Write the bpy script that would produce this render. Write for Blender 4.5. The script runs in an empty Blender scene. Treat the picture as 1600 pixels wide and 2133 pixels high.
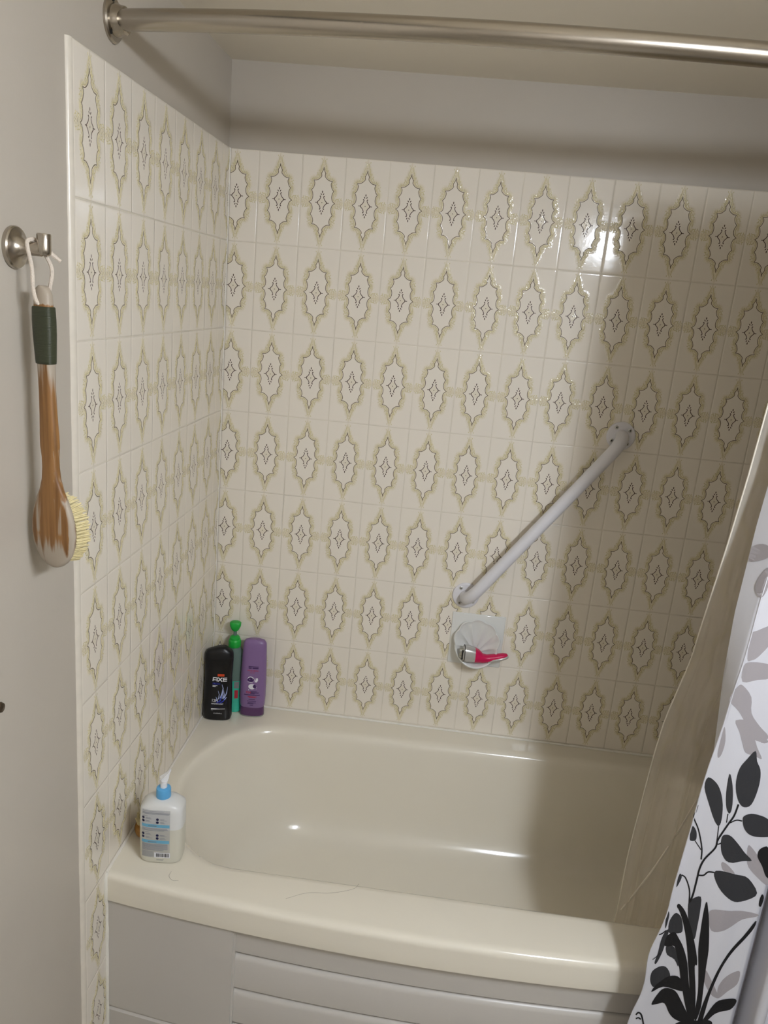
import bpy, bmesh, math, random
from mathutils import Vector, Matrix
from mathutils.geometry import tessellate_polygon
random.seed(7)
S = bpy.context.scene
COL = S.collection
PI = math.pi

# ------------------------------------------------------------------ camera, world, exposure
Z0 = 1.914                     # height of the top edge of the tiling above the floor
CAM = Vector((0.590145, -2.028885, -0.321452 + Z0))
RIGHT = Vector((0.99203793, 0.08903473, 0.08907051))
FWD = Vector((-0.06264292, 0.96239939, -0.26431662))
UP = RIGHT.cross(FWD)
FPX = 1615.67
cd = bpy.data.cameras.new('camera')
cam = bpy.data.objects.new('camera', cd)
COL.objects.link(cam)
cam.matrix_world = Matrix(((RIGHT.x, UP.x, -FWD.x, CAM.x), (RIGHT.y, UP.y, -FWD.y, CAM.y),
                           (RIGHT.z, UP.z, -FWD.z, CAM.z), (0, 0, 0, 1)))
cd.sensor_fit = 'VERTICAL'
cd.sensor_height = 36.0
cd.lens = FPX / 2133 * 36.0
cd.clip_start = 0.01
S.camera = cam
S.view_settings.view_transform = 'Standard'
S.view_settings.look = 'None'
S.view_settings.gamma = 1.0
S.view_settings.use_curve_mapping = False
S.view_settings.exposure = 0.0
w = bpy.data.worlds.new('world')
S.world = w
w.use_nodes = True
w.node_tree.nodes['Background'].inputs[0].default_value = (0.5, 0.48, 0.45, 1)
w.node_tree.nodes['Background'].inputs[1].default_value = 0.15
BULB_POWER = 212.0             # radiance of each vanity globe
LAMP = (0.915, 0.985, 1.085, 1)   # cool white LED

def at(px, py, y):
    """the point of the plane y = const that the photograph shows at pixel (px, py)"""
    d = FWD * FPX + RIGHT * (px - 800) - UP * (py - 1066.5)
    return CAM + d * ((y - CAM.y) / d.y)

# ------------------------------------------------------------------ materials
def lin(c):
    return tuple(((v / 255) / 12.92 if v / 255 <= 0.04045 else ((v / 255 + 0.055) / 1.055) ** 2.4) for v in c) + (1,)

def mat(name, rgb, rough=0.5, metal=0.0, spec=0.5, var=0.0, scale=20.0, bump=0.0, bscale=200.0, trans=0.0,
        ior=1.45, coat=0.0, sss=0.0, stretch=None, alpha=1.0):
    m = bpy.data.materials.new(name)
    m.use_nodes = True
    nt = m.node_tree
    b = nt.nodes['Principled BSDF']
    b.inputs['Base Color'].default_value = lin(rgb)
    b.inputs['Roughness'].default_value = rough
    b.inputs['Metallic'].default_value = metal
    b.inputs['Specular IOR Level'].default_value = spec
    b.inputs['IOR'].default_value = ior
    b.inputs['Transmission Weight'].default_value = trans
    b.inputs['Coat Weight'].default_value = coat
    b.inputs['Alpha'].default_value = alpha
    if var or bump:
        tc = nt.nodes.new('ShaderNodeTexCoord')
        mp = nt.nodes.new('ShaderNodeMapping')
        if stretch:
            mp.inputs['Scale'].default_value = stretch
        nt.links.new(tc.outputs['Object'], mp.inputs[0])
    if var:
        n = nt.nodes.new('ShaderNodeTexNoise')
        n.inputs['Scale'].default_value = scale
        n.inputs['Detail'].default_value = 4
        nt.links.new(mp.outputs[0], n.inputs['Vector'])
        mx = nt.nodes.new('ShaderNodeMix')
        mx.data_type = 'RGBA'
        mx.inputs[6].default_value = lin([max(0, v * (1 - var)) for v in rgb])
        mx.inputs[7].default_value = lin([min(255, v * (1 + var)) for v in rgb])
        nt.links.new(n.outputs[0], mx.inputs[0])
        nt.links.new(mx.outputs[2], b.inputs['Base Color'])
    if bump:
        n2 = nt.nodes.new('ShaderNodeTexNoise')
        n2.inputs['Scale'].default_value = bscale
        n2.inputs['Detail'].default_value = 3
        nt.links.new(mp.outputs[0], n2.inputs['Vector'])
        bp = nt.nodes.new('ShaderNodeBump')
        bp.inputs['Strength'].default_value = bump
        bp.inputs['Distance'].default_value = 0.002
        nt.links.new(n2.outputs[0], bp.inputs['Height'])
        nt.links.new(bp.outputs[0], b.inputs['Normal'])
    return m

def translucent(m, rgb, f):
    nt = m.node_tree
    t = nt.nodes.new('ShaderNodeBsdfTranslucent')
    t.inputs[0].default_value = lin(rgb)
    mx = nt.nodes.new('ShaderNodeMixShader')
    mx.inputs[0].default_value = f
    nt.links.new(nt.nodes['Principled BSDF'].outputs[0], mx.inputs[1])
    nt.links.new(t.outputs[0], mx.inputs[2])
    nt.links.new(mx.outputs[0], nt.nodes['Material Output'].inputs[0])
    return m

M = {}
M['paint'] = mat('wall_paint', (190, 182, 170), 0.42, var=0.015, scale=6, bump=0.06, bscale=160)
M['ceiling'] = mat('ceiling_paint', (236, 228, 213), 0.6, var=0.015, scale=5, bump=0.08, bscale=120)
M['floor'] = mat('floor_vinyl', (176, 168, 154), 0.4, var=0.06, scale=14)
M['grout'] = mat('grout', (222, 214, 198), 0.8, var=0.10, scale=9)
M['caulk'] = mat('caulk', (236, 232, 222), 0.4, var=0.04, scale=60, bump=0.3, bscale=90)
M['edge'] = mat('tile_edge', (224, 216, 202), 0.25, var=0.04, scale=40)
M['tub'] = mat('tub_enamel', (234, 227, 211), 0.16, coat=0.3, var=0.012, scale=5)
M['apron'] = mat('shaded_apron_enamel', (198, 193, 186), 0.3, var=0.012, scale=5)  # tub enamel made greyer: the front's shading is put into the colour
M['nickel'] = mat('brushed_nickel', (176, 168, 156), 0.24, 1.0, bump=0.04, bscale=300, stretch=(1, 40, 1))
M['dark'] = mat('dark_hole', (26, 24, 22), 0.6)
M['whitepaint'] = mat('white_enamel', (224, 222, 226), 0.32, var=0.01, scale=30)
M['ceramic'] = mat('white_ceramic', (226, 226, 222), 0.08, coat=0.3)
M['screw'] = mat('screw_steel', (206, 204, 200), 0.3, 0.6)
M['line'] = mat('tile_line', (84, 66, 36), 0.4)
M['motif'] = mat('tile_motif', (76, 54, 38), 0.4)

def tile_material():
    m = bpy.data.materials.new('patterned_glaze')
    m.use_nodes = True
    nt = m.node_tree
    L = nt.links.new
    b = nt.nodes['Principled BSDF']
    b.inputs['Roughness'].default_value = 0.10
    at_ = nt.nodes.new('ShaderNodeAttribute')
    at_.attribute_name = 'tint'
    tc = nt.nodes.new('ShaderNodeTexCoord')
    n = nt.nodes.new('ShaderNodeTexNoise')
    n.inputs['Scale'].default_value = 420
    n.inputs['Detail'].default_value = 3
    L(tc.outputs['Object'], n.inputs['Vector'])
    mr = nt.nodes.new('ShaderNodeMapRange')
    mr.inputs[1].default_value = 0.35
    mr.inputs[2].default_value = 0.65
    mr.inputs[3].default_value = 0.25
    mr.inputs[4].default_value = 1.0
    L(n.outputs[0], mr.inputs[0])
    mu = nt.nodes.new('ShaderNodeMath')
    mu.operation = 'MULTIPLY'
    L(at_.outputs['Fac'], mu.inputs[0])
    L(mr.outputs[0], mu.inputs[1])
    mx = nt.nodes.new('ShaderNodeMix')
    mx.data_type = 'RGBA'
    mx.inputs[6].default_value = lin((238, 230, 217))
    mx.inputs[7].default_value = lin((212, 198, 146))
    L(mu.outputs[0], mx.inputs[0])
    L(mx.outputs[2], b.inputs['Base Color'])
    # relief: fine scrolls in the printed band, a very slight waviness of the glaze everywhere
    v = nt.nodes.new('ShaderNodeTexVoronoi')
    v.inputs['Scale'].default_value = 260
    L(tc.outputs['Object'], v.inputs['Vector'])
    mu2 = nt.nodes.new('ShaderNodeMath')
    mu2.operation = 'MULTIPLY'
    L(v.outputs['Distance'], mu2.inputs[0])
    L(at_.outputs['Fac'], mu2.inputs[1])
    n2 = nt.nodes.new('ShaderNodeTexNoise')
    n2.inputs['Scale'].default_value = 55
    L(tc.outputs['Object'], n2.inputs['Vector'])
    mad = nt.nodes.new('ShaderNodeMath')
    mad.operation = 'MULTIPLY_ADD'
    mad.inputs[1].default_value = 0.10
    L(n2.outputs[0], mad.inputs[0])
    L(mu2.outputs[0], mad.inputs[2])
    bp = nt.nodes.new('ShaderNodeBump')
    bp.inputs['Strength'].default_value = 0.7
    bp.inputs['Distance'].default_value = 0.0015
    L(mad.outputs[0], bp.inputs['Height'])
    L(bp.outputs[0], b.inputs['Normal'])
    return m
M['tile'] = tile_material()
M['ridge'] = mat('tile_ridge', (214, 203, 162), 0.12, var=0.10, scale=300)

def wood_material():
    m = bpy.data.materials.new('worn_wood')
    m.use_nodes = True
    nt = m.node_tree
    L = nt.links.new
    b = nt.nodes['Principled BSDF']
    b.inputs['Roughness'].default_value = 0.5
    tc = nt.nodes.new('ShaderNodeTexCoord')
    mp = nt.nodes.new('ShaderNodeMapping')
    mp.inputs['Scale'].default_value = (120, 120, 5)
    L(tc.outputs['Object'], mp.inputs[0])
    n = nt.nodes.new('ShaderNodeTexNoise')
    n.inputs['Scale'].default_value = 1.0
    n.inputs['Detail'].default_value = 5
    L(mp.outputs[0], n.inputs['Vector'])
    r = nt.nodes.new('ShaderNodeValToRGB')
    r.color_ramp.elements[0].position = 0.3
    r.color_ramp.elements[0].color = lin((110, 74, 36))
    r.color_ramp.elements[1].position = 0.75
    r.color_ramp.elements[1].color = lin((170, 124, 72))
    L(n.outputs[0], r.inputs[0])
    at_ = nt.nodes.new('ShaderNodeAttribute')
    at_.attribute_name = 'wear'
    ad = nt.nodes.new('ShaderNodeMath')
    ad.operation = 'ADD'
    L(at_.outputs['Fac'], ad.inputs[0])
    L(n.outputs[0], ad.inputs[1])
    st = nt.nodes.new('ShaderNodeMapRange')
    st.inputs[1].default_value = 0.95
    st.inputs[2].default_value = 1.08
    L(ad.outputs[0], st.inputs[0])
    mx = nt.nodes.new('ShaderNodeMix')
    mx.data_type = 'RGBA'
    mx.inputs[7].default_value = lin((172, 160, 144))
    L(st.outputs[0], mx.inputs[0])
    L(r.outputs[0], mx.inputs[6])
    L(mx.outputs[2], b.inputs['Base Color'])
    return m
M['wood'] = wood_material()
M['wood2'] = mat('bamboo', (172, 124, 62), 0.45, var=0.12, scale=8, stretch=(1, 1, 12))
M['grip'] = mat('green_rubber', (56, 60, 42), 0.45, bump=0.5, bscale=1.0, stretch=(1, 1, 700))
M['bristle'] = mat('bristle', (226, 212, 164), 0.6, var=0.08, scale=200)
M['cord'] = mat('cotton_cord', (222, 210, 196), 0.9, var=0.08, scale=500, bump=0.6, bscale=700)
M['axe'] = mat('black_plastic', (12, 12, 16), 0.28)
M['axecap'] = mat('black_cap_plastic', (16, 16, 20), 0.35)
M['white_print'] = mat('white_print', (232, 232, 236), 0.4)
M['grey_print'] = mat('grey_print', (126, 126, 128), 0.5)
M['pale_print'] = mat('pale_grey_print', (152, 153, 158), 0.5)
M['orange_print'] = mat('orange_print', (214, 74, 34), 0.4)
M['blue_print'] = mat('blue_print', (46, 62, 190), 0.4)
M['navy_print'] = mat('navy_print', (24, 26, 70), 0.4)
M['sky_print'] = mat('sky_blue_print', (112, 176, 206), 0.4)
M['paleblue_print'] = mat('pale_blue_print', (170, 182, 226), 0.4)
M['red_print'] = mat('red_print', (176, 40, 58), 0.4)
M['violet_print'] = mat('violet_print', (60, 32, 86), 0.4)
M['purple'] = mat('purple_plastic', (132, 104, 150), 0.32, var=0.03, scale=20)
M['purple_cap'] = mat('purple_cap_plastic', (96, 62, 104), 0.25, trans=0.15)
M['clearcap'] = mat('clear_plastic', (196, 196, 190), 0.2, trans=0.5)
M['green'] = mat('green_plastic', (34, 170, 64), 0.35)
M['teal'] = mat('teal_liquid', (60, 186, 158), 0.25, var=0.03)
M['tealclear'] = mat('teal_clear_plastic', (116, 140, 132), 0.22, trans=0.25)
M['frost'] = mat('frosted_plastic', (236, 236, 234), 0.32, trans=0.12, var=0.01)
M['gel'] = mat('clear_gel', (224, 221, 206), 0.3, trans=0.12)
M['bluecap'] = mat('blue_plastic', (98, 174, 226), 0.35)
M['white_plastic'] = mat('white_plastic', (236, 236, 238), 0.35)
M['pink'] = mat('pink_plastic', (206, 24, 84), 0.35)
M['silver'] = mat('silver_plastic', (196, 194, 190), 0.22, 0.35)
M['steel'] = mat('steel_foil', (190, 190, 182), 0.2, 0.8)
M['curtain'] = translucent(mat('curtain_fabric', (212, 211, 216), 0.75, bump=0.1, bscale=900), (212, 206, 204), 0.09)
M['leaf_black'] = mat('print_black', (14, 13, 16), 0.7)
M['leaf_dark'] = mat('print_charcoal', (46, 46, 49), 0.7)
M['leaf_grey'] = mat('print_grey', (158, 152, 154), 0.75)
M['hair'] = mat('hair', (60, 44, 34), 0.5)

def vinyl_material():
    m = bpy.data.materials.new('clear_vinyl')
    m.use_nodes = True
    nt = m.node_tree
    L = nt.links.new
    b = nt.nodes['Principled BSDF']
    b.inputs['Base Color'].default_value = lin((242, 236, 226))
    b.inputs['Roughness'].default_value = 0.22
    tr = nt.nodes.new('ShaderNodeBsdfTransparent')
    tr.inputs[0].default_value = (0.95, 0.93, 0.90, 1)
    tc = nt.nodes.new('ShaderNodeTexCoord')
    n = nt.nodes.new('ShaderNodeTexNoise')
    n.inputs['Scale'].default_value = 5
    n.inputs['Detail'].default_value = 1
    L(tc.outputs['Object'], n.inputs['Vector'])
    mr = nt.nodes.new('ShaderNodeMapRange')
    mr.inputs[1].default_value = 0.3
    mr.inputs[2].default_value = 0.7
    mr.inputs[3].default_value = 0.40
    mr.inputs[4].default_value = 0.58
    L(n.outputs[0], mr.inputs[0])
    mx = nt.nodes.new('ShaderNodeMixShader')
    L(mr.outputs[0], mx.inputs[0])
    L(tr.outputs[0], mx.inputs[1])
    tl = nt.nodes.new('ShaderNodeBsdfTranslucent')
    tl.inputs[0].default_value = lin((236, 226, 210))
    m2 = nt.nodes.new('ShaderNodeMixShader')
    m2.inputs[0].default_value = 0.5
    L(b.outputs[0], m2.inputs[1])
    L(tl.outputs[0], m2.inputs[2])
    L(m2.outputs[0], mx.inputs[2])
    L(mx.outputs[0], nt.nodes['Material Output'].inputs[0])
    return m
M['vinyl'] = vinyl_material()
M['vinyl_hem'] = mat('vinyl_hem', (240, 232, 216), 0.35, alpha=0.85)

# ------------------------------------------------------------------ geometry helpers
def link(name, me, material, parent=None, smooth=True, mw=None):
    o = bpy.data.objects.new(name, me)
    COL.objects.link(o)
    if material is not None:
        ms = material if isinstance(material, (list, tuple)) else [material]
        for m in ms:
            me.materials.append(m)
    if smooth:
        for p in me.polygons:
            p.use_smooth = True
    if parent is not None:
        o.parent = parent
    if mw is not None:
        o.matrix_local = mw
    return o

def obj(name, bm, material, parent=None, smooth=True, sharp=None, mw=None):
    bmesh.ops.recalc_face_normals(bm, faces=bm.faces)
    me = bpy.data.meshes.new(name)
    bm.to_mesh(me)
    bm.free()
    o = link(name, me, material, parent, smooth, mw)
    if smooth:
        try:
            me.set_sharp_from_angle(angle=math.radians(sharp if sharp else 40))
        except Exception:
            pass
    return o

def tag(o, label=None, cat=None, group=None, kind=None):
    if label: o['label'] = label
    if cat: o['category'] = cat
    if group: o['group'] = group
    if kind: o['kind'] = kind
    return o

def empty(name, loc, rz=0.0, label=None, cat=None, group=None, rot=None):
    o = bpy.data.objects.new(name, None)
    COL.objects.link(o)
    o.empty_display_size = 0.02
    o.location = loc
    o.rotation_euler = rot if rot else (0, 0, rz)
    return tag(o, label, cat, group)

def box(bm, a, b, bevel=0.0, seg=2):
    vs = [bm.verts.new((x, y, z)) for x in (a[0], b[0]) for y in (a[1], b[1]) for z in (a[2], b[2])]
    fs = [bm.faces.new([vs[i] for i in q]) for q in ((0, 1, 3, 2), (4, 6, 7, 5), (0, 4, 5, 1), (2, 3, 7, 6), (0, 2, 6, 4), (1, 5, 7, 3))]
    if bevel:
        es = list({e for f in fs for e in f.edges})
        bmesh.ops.bevel(bm, geom=es, offset=bevel, segments=seg, profile=0.5, affect='EDGES')

def loft(bm, rings, cap0=True, cap1=True, closed=True):
    R = [[bm.verts.new(p) for p in r] for r in rings]
    n = len(R[0])
    for i in range(len(R) - 1):
        for j in range(n if closed else n - 1):
            k = (j + 1) % n
            bm.faces.new((R[i][j], R[i][k], R[i + 1][k], R[i + 1][j]))
    if cap0: bm.faces.new(list(reversed(R[0])))
    if cap1: bm.faces.new(R[-1])
    return R

def tube(bm, pts, r, seg=10, cap=True, flat=1.0):
    pts = [Vector(p) for p in pts]
    n = len(pts)
    rr = r if isinstance(r, (list, tuple)) else [r] * n
    rings = []
    nrm = None
    for i, p in enumerate(pts):
        t = (pts[min(i + 1, n - 1)] - pts[max(i - 1, 0)]).normalized()
        if nrm is None:
            a = Vector((0, 0, 1)) if abs(t.z) < 0.9 else Vector((1, 0, 0))
            nrm = (a - t * a.dot(t)).normalized()
        else:
            nrm = (nrm - t * nrm.dot(t)).normalized()
        bi = t.cross(nrm)
        rings.append([p + (nrm * math.cos(2 * PI * k / seg) * flat + bi * math.sin(2 * PI * k / seg)) * rr[i] for k in range(seg)])
    loft(bm, rings, cap, cap)

def lathe(bm, prof, mw=None, seg=28, cap0=True, cap1=True):
    mw = mw or Matrix.Identity(4)
    rings = [[mw @ Vector((r * math.cos(2 * PI * k / seg), r * math.sin(2 * PI * k / seg), z)) for k in range(seg)] for r, z in prof]
    loft(bm, rings, cap0, cap1)

def spline(pts, n=8, closed=False):
    """Catmull-Rom through the points"""
    P = [Vector(p) for p in pts]
    out = []
    m = len(P)
    rng = range(m) if closed else range(m - 1)
    for i in rng:
        p1, p2 = P[i], P[(i + 1) % m]
        p0 = P[(i - 1) % m] if (closed or i > 0) else p1 * 2 - p2
        p3 = P[(i + 2) % m] if (closed or i + 2 < m) else p2 * 2 - p1
        for k in range(n):
            t = k / n
            out.append(0.5 * ((2 * p1) + (p2 - p0) * t + (2 * p0 - 5 * p1 + 4 * p2 - p3) * t * t + (3 * p1 - p0 - 3 * p2 + p3) * t ** 3))
    if not closed:
        out.append(P[-1])
    return out

def interp(tab, x):
    if x <= tab[0][0]: return tab[0][1]
    for (a, b), (c, d) in zip(tab, tab[1:]):
        if x <= c:
            t = (x - a) / (c - a)
            return b + (d - b) * t
    return tab[-1][1]

def dupe(o, parent, mw=None):
    c = o.copy()
    COL.objects.link(c)
    c.parent = parent
    if mw is not None:
        c.matrix_local = mw
    return c

def text_tris(s, size, bold=0.0, xs=1.0):
    """flat text as (verts2d, faces), left aligned at the baseline"""
    cu = bpy.data.curves.new('lettering', 'FONT')
    cu.body = s
    cu.size = size
    cu.offset = bold
    cu.resolution_u = 2
    ob = bpy.data.objects.new('lettering', cu)
    COL.objects.link(ob)
    bpy.context.view_layer.update()
    dg = bpy.context.evaluated_depsgraph_get()
    me = bpy.data.meshes.new_from_object(ob.evaluated_get(dg))
    v = [(p.co.x * xs, p.co.y) for p in me.vertices]
    f = [tuple(p.vertices) for p in me.polygons]
    bpy.data.objects.remove(ob)
    bpy.data.curves.remove(cu)
    bpy.data.meshes.remove(me)
    return v, f

# ------------------------------------------------------------------ the room
T = 0.12
def slab(name, a, b, m):
    bm = bmesh.new()
    box(bm, a, b)
    o = obj(name, bm, m, smooth=False)
    o['kind'] = 'structure'
    return o
HC = Z0 + 0.197                # ceiling above the tub
XR, YF = 1.53, -2.75
wall_back = slab('wall_back', (-T, 0.006, 0), (XR + T, 0.006 + T, HC + 0.1), M['paint'])
wall_left = slab('wall_left', (-T, YF, 0), (-0.006, 0.006, HC + 0.1), M['paint'])
wall_right = slab('wall_right', (XR, -0.95, 0), (XR + T, 0.006, HC + 0.1), M['paint'])
XS = 1.42                      # the main room is a little narrower than the bath alcove
wall_side = slab('wall_side', (XS, YF, 0), (XR + T, -0.95, 2.45), M['paint'])
wall_front = slab('wall_front', (-T, YF - T, 0), (XR + T, YF, 2.45), M['paint'])
floor = slab('floor', (-T, YF - T, -0.06), (XR + T, 0.126, 0), M['floor'])
ceiling = slab('ceiling', (-T, -0.86, HC), (XR + T, 0.126, HC + 0.34), M['ceiling'])
slab('ceiling', (-T, YF - T, 2.45), (XR + T, -0.86, 2.5), M['ceiling'])

# ------------------------------------------------------------------ wall tiles
TW, TH, GAP = 0.108, 0.215405, 0.0020
mm = 0.001
QUART = [(0, 82), (1.0, 76), (5.2, 67.5), (4.4, 61), (9, 55.5), (15.5, 51.6), (22.6, 50.8), (20.4, 43.5), (23, 34),
         (27.6, 28.4), (24.0, 20), (23.6, 12), (26.4, 4.5), (32.5, 0)]
def quarter_curve():
    segs = [QUART[0:3], QUART[2:7], QUART[6:10], QUART[9:14]]
    out = []
    for s in segs:
        c = spline([(x, z, 0) for x, z in s], 4)
        out += c[:-1] if s is not segs[-1] else c
    return [(p.x, p.y) for p in out]
QC = quarter_curve()
OUTL = [(x, z) for x, z in QC] + [(x, -z) for x, z in reversed(QC[:-1])] + [(-x, -z) for x, z in QC[1:]] + [(-x, z) for x, z in reversed(QC[1:-1])]

def inside(px, pz):
    c = False
    n = len(OUTL)
    for i in range(n):
        x1, z1 = OUTL[i]
        x2, z2 = OUTL[(i + 1) % n]
        if (z1 > pz) != (z2 > pz) and px < (x2 - x1) * (pz - z1) / (z2 - z1) + x1:
            c = not c
    return c

def odist(px, pz):
    best = 1e9
    n = len(OUTL)
    for i in range(n):
        x1, z1 = OUTL[i]
        x2, z2 = OUTL[(i + 1) % n]
        dx, dz = x2 - x1, z2 - z1
        t = max(0, min(1, ((px - x1) * dx + (pz - z1) * dz) / (dx * dx + dz * dz + 1e-9)))
        d = (px - x1 - dx * t) ** 2 + (pz - z1 - dz * t) ** 2
        best = min(best, d)
    return math.sqrt(best)

_tc = {}
def tint(px, pz):
    k = (round(abs(px), 2), round(abs(pz), 2))
    if k in _tc: return _tc[k]
    x, z = k
    v = 0.0
    dm = abs(x) / 13 + abs(z) / 15
    if inside(x, z):
        v = 0.30 if dm < 0.72 else 0.0
    else:
        d = odist(x, z)
        v = max(0, min(1, (13.0 - d) / 7.0)) * 0.74
        # bridge over the joint to the next tile on each side, and the tips above and below
        v = max(v, max(0, min(1, (9.0 - abs(z)) / 6)) * (0.74 if x > 32 else 0))
        v = max(v, max(0, min(1, (11.0 - 0.30 * max(0, z - 80) - abs(x)) / 6)) * (0.74 if z > 78 else 0))
    _tc[k] = v
    return v

def ribbon(bm, pts, wd, y, closed=False, mi=0, height=0.0):
    """a flat or half-round strip on the tile face through 2-D points in millimetres"""
    n = len(pts)
    rows = []
    for i in range(n):
        a = pts[(i - 1) % n] if (closed or i > 0) else pts[i]
        b = pts[(i + 1) % n] if (closed or i < n - 1) else pts[i]
        tx, tz = b[0] - a[0], b[1] - a[1]
        l = math.hypot(tx, tz) + 1e-9
        nx, nz = -tz / l, tx / l
        ww = wd(i / n) if callable(wd) else wd
        prof = ((-0.5, 0), (0, height), (0.5, 0)) if height == 0 else ((-0.5, 0), (-0.25, height * 0.8), (0, height), (0.25, height * 0.8), (0.5, 0))
        if height == 0: prof = ((-0.5, 0), (0.5, 0))
        rows.append([bm.verts.new(((pts[i][0] + nx * ww * o) * mm, (y - h) * mm, (pts[i][1] + nz * ww * o) * mm)) for o, h in prof])
    for i in range(n if closed else n - 1):
        r, s = rows[i], rows[(i + 1) % n]
        for k in range(len(r) - 1):
            f = bm.faces.new((r[k], s[k], s[k + 1], r[k + 1]))
            f.material_index = mi

def blob(bm, x, z, rx, rz, h, rot=0.0, mi=3, seg=8):
    c, s = math.cos(rot), math.sin(rot)
    rings = []
    for q, hh in ((1.0, 0), (0.8, 0.55), (0.4, 0.92)):
        rings.append([bm.verts.new(((x + (rx * q * math.cos(2 * PI * k / seg) * c - rz * q * math.sin(2 * PI * k / seg) * s)) * mm, -hh * h * mm,
                                    (z + (rx * q * math.cos(2 * PI * k / seg) * s + rz * q * math.sin(2 * PI * k / seg) * c)) * mm)) for k in range(seg)])
    for i in range(2):
        for k in range(seg):
            f = bm.faces.new((rings[i][k], rings[i][(k + 1) % seg], rings[i + 1][(k + 1) % seg], rings[i + 1][k]))
            f.material_index = mi
    f = bm.faces.new(rings[2])
    f.material_index = mi

def offset_outline(d):
    n = len(OUTL)
    out = []
    for i in range(n):
        a, b = OUTL[(i - 2) % n], OUTL[(i + 2) % n]
        tx, tz = b[0] - a[0], b[1] - a[1]
        l = math.hypot(tx, tz) + 1e-9
        out.append((OUTL[i][0] - tz / l * d, OUTL[i][1] + tx / l * d))
    return out

def arc(cx, cz, r, a0, a1, n=9, r1=None):
    r1 = r if r1 is None else r1
    return [(cx + (r + (r1 - r) * k / n) * math.cos(math.radians(a0 + (a1 - a0) * k / n)),
             cz + (r + (r1 - r) * k / n) * math.sin(math.radians(a0 + (a1 - a0) * k / n))) for k in range(n + 1)]

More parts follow.
